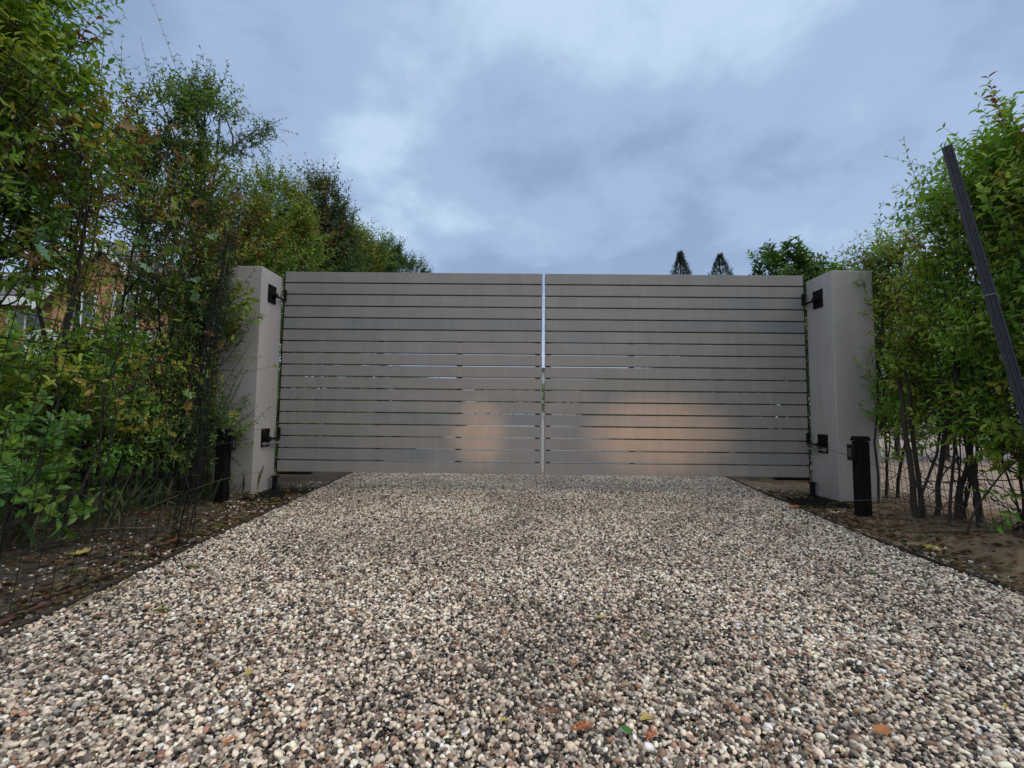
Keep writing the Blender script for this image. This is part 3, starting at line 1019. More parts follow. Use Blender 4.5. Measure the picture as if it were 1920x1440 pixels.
def shoots(F_, Wd, starts, dirs, lens, nleaf, leafL, ratio, cols, T, twig=.0016, wood=(.06, .045, .03), droop=0.15, paired=True, jitter=.22):
    M = len(starts)
    dirs = unit(dirs)
    bend = np.stack([rng.normal(0, .18, M), rng.normal(0, .18, M), rng.normal(.12, .15, M)], -1)
    ref = unit(np.cross(dirs, unit(rng.normal(0, 1, (M, 3)))))
    ref2 = np.cross(dirs, ref)
    tt = np.linspace(0, 1, 5)
    P = starts[:, None] + dirs[:, None] * (lens[:, None] * tt)[..., None] + bend[:, None] * (lens[:, None] * tt ** 2)[..., None]
    Wd.tubes(P, twig * (1.35 - tt)[None] * np.ones((M, 1)), 3, wood)
    for j in range(nleaf):
        s = (j + .6 + rng.uniform(-.3, .3, M)) / nleaf
        s = s * .92 + .08
        pos = starts + dirs * (lens * s)[:, None] + bend * (lens * s ** 2)[:, None]
        ang = (j * 1.571 + rng.normal(0, .35, M)) if paired else (j * 2.4 + rng.normal(0, .4, M))
        for side in ((0, np.pi) if paired else (0,)):
            rad = ref * np.cos(ang + side)[:, None] + ref2 * np.sin(ang + side)[:, None]
            open_ = rng.normal(.95, .22, M)
            d = dirs * np.cos(open_)[:, None] + rad * np.sin(open_)[:, None]
            d[:, 2] -= droop * rng.uniform(.2, 1.3, M)
            nr = unit(np.cross(np.cross(d, dirs), d)) + rng.normal(0, .25, (M, 3)) + np.array([0, 0, .55])
            L = leafL * rng.uniform(.65, 1.15, M) * (1.0 - .35 * s ** 3)
            c = cols * rng.uniform(1 - jitter, 1 + jitter, (M, 1)) * (1 + rng.normal(0, .07, (M, 3)))
            kp = rng.random(M) > .10
            add_leaves(F_, pos[kp], d[kp], nr[kp], L[kp], L[kp] * ratio, np.clip(c[kp], .01, .6), T)


def shrub(name, base, lobes, label, cat='shrub', group=None, leafL=.04, ratio=.48, T=T_SIMPLE, pal=GREENS, nstem=5, stem_r=.018, stem_spread=.14,
          slen=(.16, .34), nleaf=7, up=.75, autumn=None, wood=(.024, .019, .014), extra=None, dead=0, droop=.15, whips=9):
    """lobes: (cx, cy, cz, rx, ry, rz, n_shoots)"""
    t = thing(name, base, label, cat, group)
    base = np.array(base, float)
    Fo, St = Acc(), Acc()
    lob = np.array([l[:7] for l in lobes], float)
    stems = []
    for k in range(nstem):
        l = lob[k % len(lob)]
        tip = l[:3] + rng.normal(0, .25, 3) * l[3:6]
        b = base + np.array([rng.normal(0, stem_spread), rng.normal(0, stem_spread), -.05])
        n = 9
        s = np.linspace(0, 1, n)[:, None]
        mid = np.array([(b[0] * .65 + tip[0] * .35), (b[1] * .65 + tip[1] * .35), b[2] * .45 + tip[2] * .55]) + rng.normal(0, .06, 3)
        P = (1 - s) ** 2 * b + 2 * s * (1 - s) * mid + s ** 2 * tip + rng.normal(0, .010, (n, 3))
        stems.append(P)
        r0 = stem_r * rng.uniform(.5, 1.1)
        St.tube(P, np.linspace(r0, r0 * .3, n), 7, wood)
    allst = np.concatenate([P[3:] for P in stems])
    for l in lob:
        c, r, ns = l[:3], l[3:6], int(l[6])
        na = max(4, ns // 9)
        dirs = unit(rng.normal(0, 1, (na, 3)))
        anch = c + dirs * r * (rng.uniform(.25, 1, na) ** .55)[:, None]
        anch[:, 2] = np.maximum(anch[:, 2], .12)
        # branches from the nearest (lower) stem point to each anchor
        dd = np.linalg.norm(allst[None] - (anch - [0, 0, .15])[:, None], axis=2)
        near = allst[np.argmin(dd, 1)]
        s = np.linspace(0, 1, 6)[None, :, None]
        mid = (near + anch) / 2 + rng.normal(0, .05, (na, 3)) - [0, 0, .04]
        P = (1 - s) ** 2 * near[:, None] + 2 * s * (1 - s) * mid[:, None] + s ** 2 * anch[:, None]
        St.tubes(P, np.linspace(.0065, .0022, 6)[None] * np.ones((na, 1)), 5, wood)
        ai = rng.integers(0, na, ns)
        tb = rng.uniform(.35, 1.0, ns)[:, None]
        start = near[ai] * (1 - tb) ** 1 * .35 + anch[ai] * (1 - (1 - tb) * .35) + rng.normal(0, .045, (ns, 3)) * (r / r.mean())
        out = unit(start - c) * (1 / 1.0)
        dr = out * .65 + rng.normal(0, .45, (ns, 3)) + np.array([0, 0, up])
        ln = rng.uniform(*slen, ns)
        pc_ = pal[rng.integers(0, len(pal), na)][ai] * .6 + pal[rng.integers(0, len(pal), ns)] * .4
        if autumn is not None:
            pr = autumn(start)
            am = rng.random(ns) < pr
            q = np.where(rng.random(ns)[:, None] < .55, ORANGE[rng.integers(0, len(ORANGE), ns)], YELLOWG[rng.integers(0, len(YELLOWG), ns)])
            pc_ = np.where(am[:, None], q, pc_)
        shoots(Fo, St, start, dr, ln, nleaf, leafL, ratio, pc_, T, wood=wood, droop=droop)
    if whips:
        top = lob[np.argsort(-(lob[:, 2] + lob[:, 5]))[:2]]
        for l in top:
            c, rr = l[:3], l[3:6]
            st = c + unit(rng.normal(0, 1, (whips, 3)) * [1, 1, .3] + [0, 0, .9]) * rr * .8
            pcw = pal[rng.integers(0, len(pal), whips)]
            shoots(Fo, St, st, rng.normal(0, .38, (whips, 3)) + [.1, 0, 1.0], rng.uniform(.28, .55, whips), 11, leafL * .8, ratio, pcw, T, wood=wood, droop=.05, twig=.002)
    if extra: extra(Fo, St)
    for k in range(dead):
        b = base + np.array([rng.normal(0, .3), rng.normal(0, .35), 0])
        n = 7
        d = np.array([rng.normal(0, .5), rng.normal(0, .5), rng.uniform(.2, 1.2)])
        s = np.linspace(0, 1, n)[:, None]
        P = b + d * s * rng.uniform(.4, 1.1) + np.array([rng.normal(0, .25), rng.normal(0, .25), -.25]) * s ** 2
        P[:, 2] = np.maximum(P[:, 2], .0)
        St.tube(P, np.linspace(.0035, .0012, n), 4, (.11, .085, .06))
    St.build('stems', M_BARK, t, smooth=True)
    Fo.build('foliage', M_LEAF, t)
    return t


LG = 'tall shrubs of the left hedge'


def aut(cx, cy, cz, r, amt, base=.05):
    def f(p):
        d = ((p[:, 0] - cx) ** 2 + (p[:, 1] - cy) ** 2 + ((p[:, 2] - cz) * .8) ** 2) / r ** 2
        return base + amt * np.exp(-d)
    return f


MIXA = np.concatenate([GREENS, YELLOWG[:3], GREENS[1:3]])
# --- left hedge, from the camera outwards
shrub('hedge_shrub', (-2.85, 2.45, 0), [(-2.82, 2.10, 2.75, .46, .34, .60, 720), (-3.15, 2.25, 3.25, .55, .28, .60, 760), (-2.85, 2.0, 2.1, .42, .42, .5, 360),
      (-2.45, 2.25, 2.2, .26, .28, .40, 250), (-2.75, 2.55, 1.75, .4, .4, .3, 90), (-2.80, 2.42, 1.62, .22, .22, .34, 230), (-2.75, 2.5, .85, .45, .45, .28, 190), (-2.55, 2.35, .55, .4, .4, .3, 200)],
      'tallest nearest hedge shrub at the left edge, yellowing green leaves behind wire', leafL=.060, T=T_FINE, group=LG, pal=MIXA * np.array([1.0, 1.15, 1.0]),
      autumn=aut(-2.4, 2.7, 1.8, .6, .40, .015), nstem=6, stem_r=.026)
shrub('hedge_shrub', (-2.95, 3.15, 0), [(-2.85, 2.95, 2.3, .34, .24, .32, 130), (-2.9, 3.15, 1.9, .42, .36, .32, 90), (-2.9, 3.1, 1.2, .4, .4, .3, 50),
      (-2.85, 3.2, .7, .5, .45, .35, 330), (-2.95, 2.9, 2.7, .16, .16, .25, 36)],
      'thin rust and green shrub in the left hedge with the brick house showing through', leafL=.047, T=T_FINE, group=LG, pal=np.concatenate([GREENS, BRIGHT[:2]]),
      autumn=aut(-2.8, 3.1, 2.2, .7, .85, .08), nstem=6, stem_r=.016)


def far_branch(Fo, St):
    P = np.array([(-2.8, 3.85, 2.45), (-2.78, 4.0, 2.8), (-2.72, 4.25, 3.2), (-2.66, 4.5, 3.52), (-2.6, 4.7, 3.66)])
    St.tube(P, np.linspace(.016, .004, 5), 6, (.10, .09, .075))
    for a_, b_ in (((-2.78, 4.0, 2.8), (-2.85, 3.9, 3.4)), ((-2.72, 4.25, 3.1), (-2.8, 4.2, 3.5)), ((-2.8, 3.85, 2.45), (-2.9, 3.6, 3.15))):
        St.tube(np.array([a_, (np.array(a_) + b_) / 2 + [.03, .02, 0], b_]), [.011, .008, .004], 6, (.10, .09, .075))
    n = 130
    s = rng.random(n)
    st = np.stack([np.interp(s, [0, 1], [-2.78, -2.6]), np.interp(s, [0, 1], [4.05, 4.7]), np.interp(s, [0, 1], [2.98, 3.66])], -1) + rng.normal(0, .035, (n, 3))
    shoots(Fo, St, st, rng.normal(0, .5, (n, 3)) + [.1, .5, .5], rng.uniform(.08, .2, n), 6, .032, .48, DARKG[rng.integers(0, 4, n)], T_SIMPLE)


shrub('hedge_shrub', (-2.75, 3.75, 0), [(-2.85, 3.52, 2.95, .24, .20, .28, 150), (-2.85, 3.98, 3.26, .22, .18, .28, 170), (-2.85, 3.70, 2.5, .36, .40, .40, 560),
      (-2.75, 3.75, 1.85, .40, .42, .40, 380), (-2.7, 3.7, 1.2, .40, .40, .40, 330), (-2.65, 3.6, .55, .40, .40, .30, 260)],
      'dark many-stemmed shrub left of the pillar with a bare forked branch on top', leafL=.050, T=T_SIMPLE, group=LG, pal=np.concatenate([DARKG, GREENS]),
      autumn=aut(-2.6, 3.8, 2.0, .45, .55, .03), nstem=18, stem_r=.015, stem_spread=.2, extra=far_branch, dead=7)


def pillar_sprig(Fo, St):
    # the arching stems and the pale big leaves that hang over the pillar face
    for k in range(9):
        b = np.array([-2.45 + rng.normal(0, .05), 3.55 + rng.normal(0, .06), rng.uniform(.1, .9)])
        tp = np.array([-2.15 + rng.normal(0, .06), 3.62 + rng.normal(0, .05), b[2] + rng.uniform(.35, .7)])
        s = np.linspace(0, 1, 7)[:, None]
        md = np.array([-2.28, 3.55, (b[2] + tp[2]) / 2 - .12])
        P = (1 - s) ** 2 * b + 2 * s * (1 - s) * md + s ** 2 * tp
        St.tube(P, np.linspace(.004, .0015, 7), 4, (.05, .038, .028))
    n = 60
    st = np.array([-2.20, 3.60, 1.50]) + rng.normal(0, 1, (n, 3)) * [.08, .07, .09]
    dd_ = rng.normal(0, .5, (n, 3)) + [.5, -.1, .35]
    add_leaves(Fo, st, dd_, rng.normal(0, .5, (n, 3)) + [0, -.4, 1], rng.uniform(.045, .085, n), rng.uniform(.03, .055, n),
               np.array([[.22, .27, .04], [.17, .26, .04], [.28, .30, .08], [.12, .2, .03]])[rng.integers(0, 4, n)], T_FINE)


shrub('hedge_shrub', (-2.42, 3.48, 0), [(-2.42, 3.46, 1.72, .16, .15, .20, 130), (-2.36, 3.50, 1.45, .19, .14, .20, 190), (-2.42, 3.48, 1.05, .15, .13, .24, 90),
      (-2.45, 3.38, .5, .14, .13, .24, 90), (-2.17, 3.36, .58, .07, .06, .07, 40)],
      'leafy dark shrub overhanging the left pillar with pale yellow-green leaves at its tip', leafL=.040, ratio=.55, T=T_FINE, group=LG, pal=np.concatenate([GREENS, DARKG]),
      autumn=aut(-2.4, 3.5, 1.9, .3, .5, .05), nstem=12, stem_r=.011, stem_spread=.09, slen=(.1, .22), nleaf=5, extra=pillar_sprig, dead=8, whips=0)

row = [((-3.0, 4.75, 0), [(-2.95, 4.85, 2.65, .40, .36, .40, 380), (-2.9, 4.8, 2.2, .45, .50, .5, 520), (-2.9, 4.8, 1.6, .45, .5, .5, 160), (-2.95, 4.8, 1.1, .45, .75, .7, 330), (-2.95, 4.8, .45, .4, .75, .4, 200)],
        'green hedge shrub just behind the left pillar, below the bare branch', GREENS, aut(-2.8, 4.5, 2.4, .5, .5, .05)),
       ((-3.0, 5.7, 0), [(-2.95, 5.5, 3.15, .26, .26, .36, 250), (-2.95, 5.8, 2.75, .5, .5, .42, 520), (-2.9, 5.6, 2.1, .5, .5, .5, 230), (-2.95, 5.6, 1.1, .45, .75, .7, 330), (-2.95, 5.6, .45, .4, .75, .4, 200)],
        'hedge shrub with an upright leafy peak left of the tallest row peak', np.concatenate([GREENS, YELLOWG[1:3]]), aut(-2.8, 5.9, 3.3, .6, .25, .05)),
       ((-3.0, 6.9, 0), [(-2.95, 6.75, 3.7, .30, .32, .40, 330), (-2.95, 7.15, 3.35, .45, .45, .4, 400), (-2.95, 6.9, 2.9, .55, .6, .5, 460), (-2.9, 6.8, 2.4, .55, .55, .5, 230), (-2.95, 6.8, 1.1, .45, .75, .7, 330), (-2.95, 6.8, .45, .4, .75, .4, 200)],
        'dark reddish-green hedge shrub forming the tallest peak above the gate', np.concatenate([DARKG, [[.06, .06, .03], [.07, .06, .03]]]), aut(-2.8, 7, 3.8, .6, .15, .03)),
       ((-3.0, 8.3, 0), [(-2.95, 8.2, 3.55, .5, .5, .35, 400), (-2.95, 8.4, 3.0, .6, .6, .5, 460), (-3.0, 8.3, 1.1, .45, .75, .7, 330), (-3.0, 8.3, .45, .4, .75, .4, 200)],
        'lower green hedge shrub right of the tallest peak, above the gate', GREENS, aut(-2.8, 8, 3.3, .6, .2, .05)),
       ((-3.15, 10.0, 0), [(-3.1, 10.0, 4.0, .6, .6, .45, 430), (-3.1, 10.1, 3.1, .7, .7, .6, 420), (-3.1, 10.0, 1.1, .45, .75, .7, 330), (-3.1, 10.0, .45, .4, .75, .4, 200)],
        'round dark green shrub, last but one of the hedge seen over the gate', DARKG, None),
       ((-3.2, 12.2, 0), [(-3.1, 12.1, 4.35, .75, .7, .50, 480), (-3.1, 12.2, 3.4, .8, .8, .6, 380), (-3.1, 12.2, 1.1, .45, .75, .7, 330), (-3.1, 12.2, .45, .4, .75, .4, 200)],
        'last round dark green shrub of the left hedge, sloping down to the gate top', DARKG, None)]
for i, (b, lob, lab, pal, au) in enumerate(row):
    b = (b[0], b[1], float(rise(b[1])))
    shrub('hedge_shrub', b, lob, lab, leafL=.060 + .006 * i, pal=pal, autumn=au, group=LG, nstem=5, stem_r=.03, slen=(.18, .38), ratio=.42, nleaf=7)


# broad-leaved bush at the near left bottom and the lobed climber leaves on the wire
def lobed(n, c, sd_, size, cols):
    def f(Fo, St):
        st = np.array(c) + rng.normal(0, 1, (n, 3)) * sd_
        add_leaves(Fo, st, rng.normal(0, .6, (n, 3)) + [.3, -.3, -.2], rng.normal(0, .6, (n, 3)) + [.3, -.4, .7], rng.uniform(.8, 1.25, n) * size,
                   rng.uniform(.8, 1.1, n) * size, cols[rng.integers(0, len(cols), n)] * rng.uniform(.8, 1.2, (n, 1)), T_LOBED)
    return f


shrub('broadleaf_bush', (-2.25, 2.15, 0), [(-2.22, 2.05, .48, .20, .20, .20, 42), (-2.3, 2.2, .20, .22, .18, .12, 20)],
      'low bush with broad bright green leaves at the bottom of the left hedge', 'bush', leafL=.066, ratio=.60, T=T_FINE, pal=BRIGHT * .75, nstem=6, stem_r=.008, slen=(.12, .25), nleaf=3, up=.5, dead=6, whips=0)
shrub('undergrowth_bush', (-2.95, 3.0, 0), [(-2.75, 2.75, .75, .45, .4, .35, 120), (-2.95, 3.3, .55, .45, .45, .32, 170), (-2.9, 2.9, .95, .4, .4, .15, 24)],
      'bright mid-green broad-leaved undergrowth in front of the lawn, behind the wire', 'bush', leafL=.062, ratio=.58, T=T_FINE, pal=BRIGHT, nstem=7, stem_r=.012, slen=(.15, .3), nleaf=4, up=.4, dead=22, whips=0)
shrub('climbing_vine', (-2.25, 2.42, 0), [(-2.15, 2.5, 1.0, .2, .3, .35, 18), (-2.3, 2.5, 2.0, .25, .35, .3, 22)],
      'climber with large lobed yellow-green leaves tangled in the wire of the left fence', 'vine', leafL=.05, ratio=.7, T=T_FINE, pal=YELLOWG, nstem=5, stem_r=.006, slen=(.2, .5), nleaf=3, whips=0,
      extra=lobed(42, (-2.15, 2.45, 1.35), (.22, .33, .40), .072, np.array([[.20, .26, .03], [.12, .22, .04], [.07, .15, .04], [.10, .20, .09], [.24, .15, .04]])))

# --- right hedge
RG = 'shrubs of the right hedge'
RPAL = np.concatenate([GREENS[1:3], GREENS[4:], BRIGHT, YELLOWG[1:3]]) * np.array([1.25, 1.22, 1.05])


def slanted(stp):
    def f(Fo, St):
        for (b, tp, r) in stp:
            s = np.linspace(0, 1, 8)[:, None]
            P = np.array(b) * (1 - s) + np.array(tp) * s + rng.normal(0, .008, (8, 3))
            St.tube(P, np.linspace(r, r * .6, 8), 7, (.038, .029, .021))
        for k in range(60):
            b = np.array([2.95 + rng.normal(0, .10), 3.0 + rng.normal(0, .2), rng.uniform(.2, 1.2)])
            d = rng.normal(0, .3, 3) * [.7, .8, 1] + [.1, -.05, 0]
            s = np.linspace(0, 1, 5)[:, None]
            St.tube(b + d * s + rng.normal(0, .012, (5, 3)), np.linspace(.005, .0015, 5), 4, (.022, .017, .013))
    return f


shrub('hedge_shrub', (2.80, 3.12, 0), [(3.05, 3.05, 1.95, .32, .32, .36, 250), (3.1, 3.15, 1.5, .34, .36, .35, 270), (3.12, 3.25, 1.0, .34, .40, .30, 360), (3.1, 3.3, .62, .34, .42, .2, 80)],
      'green privet shrub beside the right pillar with bare slanting stems below', leafL=.058, T=T_FINE, group=RG, pal=RPAL, nstem=9, stem_r=.010, stem_spread=.13,
      extra=slanted([((2.62, 3.12, -.03), (2.58, 3.15, .95), .020), ((2.68, 3.14, -.03), (2.66, 3.2, 1.0), .016), ((2.80, 3.18, -.03), (3.0, 3.25, .85), .017),
                     ((2.87, 3.10, -.03), (3.12, 3.2, .85), .018), ((2.98, 3.05, -.03), (2.75, 2.95, 1.1), .02)]),
      autumn=aut(2.8, 3.2, 1.7, .5, .06, .015), dead=1)
shrub('hedge_shrub', (2.95, 2.55, 0), [(2.98, 2.5, 2.02, .32, .32, .32, 270), (2.95, 2.6, 1.75, .34, .38, .35, 320), (2.92, 2.55, 1.2, .32, .40, .35, 340), (2.95, 2.6, .7, .32, .4, .3, 260), (2.92, 2.6, .32, .3, .4, .2, 30)],
      'tallest bright green privet shrub at the right edge behind the leaning post', leafL=.062, T=T_FINE, group=RG, pal=RPAL, nstem=16, stem_r=.013, stem_spread=.18,
      autumn=aut(2.9, 2.4, 2.0, .3, .12, .015), dead=14)
shrub('hedge_shrub', (3.05, 4.05, 0), [(3.22, 3.95, 1.9, .26, .34, .26, 220), (3.3, 4.1, 1.4, .35, .45, .35, 300), (3.2, 4.0, .9, .35, .45, .3, 320)],
      'darker privet shrub rising behind the right pillar, long thin sprigs on its top', leafL=.060, T=T_SIMPLE, group=RG, pal=np.concatenate([RPAL, DARKG]), nstem=8, stem_r=.015,
      autumn=aut(3, 4, 1.9, .4, .2, .03), dead=10)
shrub('hedge_shrub', (3.1, 1.75, 0), [(3.05, 1.85, 1.8, .35, .35, .35, 220), (3.05, 1.9, 1.4, .35, .4, .4, 300), (3.05, 1.85, .8, .35, .4, .3, 200)],
      'privet shrub cut by the right edge of the picture', leafL=.062, T=T_FINE, group=RG, pal=RPAL, nstem=6, stem_r=.018, dead=5)

# --- beyond the gate, right: laurel, two conifers, a hedge behind the yard
shrub('laurel_bush', (3.95, 6.6, 0), [(3.75, 6.5, 2.70, .42, .35, .28, 200), (4.1, 6.6, 2.4, .45, .4, .35, 200), (4.35, 6.6, 2.45, .3, .3, .25, 110), (3.8, 6.6, 1.7, .5, .5, .5, 160), (3.9, 6.4, 2.25, .6, .35, .3, 200)],
      'glossy dark green laurel rising over the right end of the gate', 'bush', leafL=.12, ratio=.38, T=T_FINE, pal=np.concatenate([DARKG, BRIGHT[:2]]), nstem=6, stem_r=.03, slen=(.12, .22), nleaf=5, up=.9, whips=0)


def conifer(x, y, h, rad, label, slope=.43):
    z0 = float(rise(y))
    t = thing('conifer', (x, y, z0), label, 'conifer', 'conifers beyond the gate')
    a = Acc(); a.tube([(x, y, z0 - .05), (x, y, z0 + h * .5), (x, y, z0 + h * .97)], [.07, .04, .006], 8, (.06, .04, .03))
    F_ = Acc()
    n = 5200
    th = rng.uniform(0, 2 * np.pi, n)
    u = 1 - rng.random(n) ** .95
    zz = z0 + .2 + (h - .22) * u
    rr = np.minimum(slope * (z0 + h - zz), rad) * rng.uniform(.45, 1.0, n) ** .6 * (.85 + .22 * np.sin(th * 5 + u * 30))
    pos = np.stack([x + rr * np.cos(th), y + rr * np.sin(th), zz], -1)
    d = np.stack([np.cos(th), np.sin(th), rng.uniform(1.2, 2.4, n)], -1)
    nt_ = 2200
    shoots(F_, a, pos, d, rng.uniform(.05, .11, n), 4, .045, .34, np.array([[.025, .055, .03], [.035, .07, .035], [.02, .045, .03]])[rng.integers(0, 3, n)], T_SIMPLE, twig=.002)
    a.build('trunk', M_BARK, t, smooth=True)
    F_.build('crown', M_LEAF, t)


conifer(4.27, 12.0, 4.93, 1.0, 'small dark cone-shaped conifer, the left one over the gate')
conifer(5.30, 12.0, 4.87, 1.0, 'small dark cone-shaped conifer nearer the laurel, over the gate', .54)


def hedge_row(name, x0, x1, y0, y1, z1, n, label, pal, leafL, dens=1):
    zb = float(rise((y0 + y1) / 2))
    t = thing(name, ((x0 + x1) / 2, (y0 + y1) / 2, zb), label, 'hedge')
    Fo, St = Acc(), Acc()
    for k in range(int((x1 - x0) / .8) + 1):
        x = x0 + k * .8
        St.tube([(x, (y0 + y1) / 2, zb - .05), (x + .1, (y0 + y1) / 2, zb + z1 * .8)], [.04, .015], 6, (.05, .04, .03))
    top = lambda x: z1 * (1 + .10 * (vnoise(x, x * 0, 1.3, 77) - .5))
    st = np.stack([rng.uniform(x0, x1, n), rng.uniform(y0, y1, n), rng.uniform(.1, 1, n)], -1)
    st[:, 2] = zb + .05 + (top(st[:, 0]) - .25) * st[:, 2]
    shoots(Fo, St, st, rng.normal(0, .5, (n, 3)) + [0, -.3, .8], rng.uniform(.15, .35, n), 6, leafL, .5, pal[rng.integers(0, len(pal), n)], T_SIMPLE)
    St.build('stems', M_BARK, t, smooth=True)
    Fo.build('foliage', M_LEAF, t)


hedge_row('clipped_hedge', 4.6, 17, 7.2, 8.2, 3.0, 10500, 'dark hedge at the back of the pale gravel yard on the right', DARKG, .075)
hedge_row('clipped_hedge', -2.6, 11, 29, 30, 2.35, 3600, 'green hedge far down the drive, glimpsed through the gate gap', GREENS, .11)

for x0_, ys_, lab in ((2.95, (4.9, 9.0), 'dark clipped hedge beyond the gate, along the right side of the drive'), (2.95, (9.3, 22.0), 'farther stretch of dark hedge beyond the gate, right of the drive'),
                     (-3.6, (13.5, 27.0), 'low dark hedge beyond the last tall shrub, left of the drive')):
    n = int((ys_[1] - ys_[0]) * 420)
    t = thing('clipped_hedge', (x0_ + .25, sum(ys_) / 2, 0), lab, 'hedge')
    Fo, St = Acc(), Acc()
    y_ = rng.uniform(*ys_, n)
    st = np.stack([rng.uniform(x0_, x0_ + .6, n), y_, rise(y_) + .05 + 1.65 * rng.random(n)], -1)
    for k in range(int((ys_[1] - ys_[0]) / .6)):
        y0_ = ys_[0] + k * .6
        St.tube([(x0_ + .3, y0_, float(rise(y0_)) - .03), (x0_ + .3, y0_ + .1, float(rise(y0_)) + 1.4)], [.03, .012], 6, (.05, .04, .03))
    shoots(Fo, St, st, rng.normal(0, .5, (n, 3)) + [-.2, -.2, .6], rng.uniform(.15, .3, n), 6, .085, .5, DARKG[rng.integers(0, 4, n)], T_SIMPLE)
    St.build('stems', M_BARK, t, smooth=True)
    Fo.build('foliage', M_LEAF, t)

# pale garage far down the drive, glimpsed through the slit between the leaves
t = thing('garage', (2.0, 36, float(rise(36))), 'pale low building far down the drive, glimpsed above the far hedge', 'garage')
a = Acc(); a.box(-4, 8, 34, 40, .5, 4.0); a.build('wall', M_GREYW, t)
a = Acc(); a.box(-4.2, 8.2, 33.8, 40.2, 4.003, 4.25); a.build('roof', M_ROOF, t)

# ------------------------------------------------------------------ brick house behind the left hedge
HY = 16.0
zg = float(rise(HY))
t = thing('brick_house', (-16, 18, zg), 'orange brick house with white trim seen through the left hedge', 'house')


def win(x, z, w, h, y, wall):
    f = Acc()
    fr = .09
    f.box(x - w / 2, x + w / 2, y - .06, y - .003, z, z + fr); f.box(x - w / 2, x + w / 2, y - .06, y - .003, z + h - fr, z + h)
    f.box(x - w / 2, x - w / 2 + fr, y - .06, y - .003, z + fr + .001, z + h - fr - .001); f.box(x + w / 2 - fr, x + w / 2, y - .06, y - .003, z + fr + .001, z + h - fr - .001)
    f.box(x - .03, x + .03, y - .055, y - .003, z + fr + .001, z + h - fr - .001)
    o = f.build('window', M_WHITE, t)
    g = Acc(); g.box(x - w / 2 + fr + .001, x + w / 2 - fr - .001, y - .02, y - .002, z + fr + .001, z + h - fr - .001)
    g.build('pane', M_GLASS, o)
    g = Acc(); g.box(x - w / 2 - .06, x + w / 2 + .06, y - .10, y - .003, z - .07, z - .003); g.build('sill', M_WHITE, o)


a = Acc(); a.box(-24, -12.9, HY, HY + 8, zg - .1, 5.35)
a.add([(-15.6, HY - .7, zg - .1), (-12.2, HY - .7, zg - .1), (-12.2, HY - .7, 5.2), (-13.9, HY - .7, 6.9), (-15.6, HY - .7, 5.2),
       (-15.6, HY - .01, zg - .1), (-12.2, HY - .01, zg - .1), (-12.2, HY - .01, 5.2), (-13.9, HY - .01, 6.9), (-15.6, HY - .01, 5.2)],
      [np.array([[0, 1, 2, 3, 4]]), np.array([[0, 5, 6, 1], [1, 6, 7, 2], [4, 9, 5, 0]])])
a.build('wall', M_BRICK, t)
a = Acc()
V = [(-24.5, HY - .5, 5.25), (-12.4, HY - .5, 5.25), (-12.4, HY + 4, 7.25), (-24.5, HY + 4, 7.25), (-12.4, HY + 8.5, 5.25), (-24.5, HY + 8.5, 5.25)]
V += [(x, y, z + .15) for x, y, z in V]
a.add(V, np.array([[0, 3, 2, 1], [3, 5, 4, 2], [6, 7, 8, 9], [9, 8, 10, 11], [0, 1, 7, 6], [1, 2, 8, 7], [2, 4, 10, 8], [0, 6, 9, 3], [3, 9, 11, 5], [4, 5, 11, 10]]))
V = [(-15.95, HY - .95, 4.98), (-13.9, HY - .95, 7.05), (-11.85, HY - .95, 4.98)]
V += [(x, HY + 3.2, z) for x, _, z in V]
V += [(x, y, z + .16) for x, y, z in V]
a.add(V, np.array([[0, 3, 4, 1], [1, 4, 5, 2], [6, 7, 10, 9], [7, 8, 11, 10], [0, 1, 7, 6], [1, 2, 8, 7], [0, 6, 9, 3], [2, 5, 11, 8]]))
rf = a.build('roof', M_ROOF, t)
a = Acc()
for s in (-1, 1):
    V = [(-13.9, HY - 1.0, 6.85), (-13.9 + s * 2.1, HY - 1.0, 4.75), (-13.9 + s * 2.1, HY - 1.0, 5.06), (-13.9, HY - 1.0, 7.17)]
    V += [(x, y + .045, z) for x, y, z in V]
    a.add(V, np.array([[0, 1, 2, 3], [7, 6, 5, 4], [0, 4, 5, 1], [1, 5, 6, 2], [2, 6, 7, 3], [3, 7, 4, 0]]))
a.build('bargeboard', M_WHITE, t)
a = Acc(); a.box(-24.5, -16.2, HY - .62, HY - .52, 5.0, 5.3); a.build('gutter_board', M_WHITE, t)
a = Acc(); a.box(-15.9, -11.9, HY - .95, HY - .72, 3.72, 4.0); a.box(-15.9, -11.9, HY - 1.05, HY - .72, 4.003, 4.08); a.build('fascia', M_WHITE, t)
a = Acc(); a.box(-14.6, -11.6, HY - 2.6, HY - .97, 3.05, 3.35); a.build('porch_beam', M_WHITE, t)
for px in (-14.5, -11.8):
    a = Acc(); a.box(px, px + .16, HY - 2.55, HY - 2.39, zg - .1, 3.047); a.build('porch_post', M_WHITE, t)
a = Acc(); a.box(-13.6, -12.5, HY - .76, HY - .703, zg, 2.6); dr_ = a.build('door', M_FRAME, t)
a = Acc(); a.tube([(-12.62, HY - .80, 1.3), (-12.62, HY - .77, 1.3), (-12.74, HY - .80, 1.3)], .012, 6); a.build('handle', M_GALV, dr_)
win(-14.6, 4.3, 1.0, 1.15, HY - .7, t)
win(-13.1, 4.3, .9, 1.15, HY - .7, t)
win(-14.75, 1.3, 1.1, 1.5, HY - .7, t)
win(-17.2, 1.6, 1.7, 1.75, HY, t)
win(-17.2, 4.0, 1.3, .95, HY, t)
win(-20, 1.6, 1.7, 1.75, HY, t)
win(-20, 4.0, 1.3, .95, HY, t)

t.location.z -= 0.75      # the house plot lies a little lower than the drive

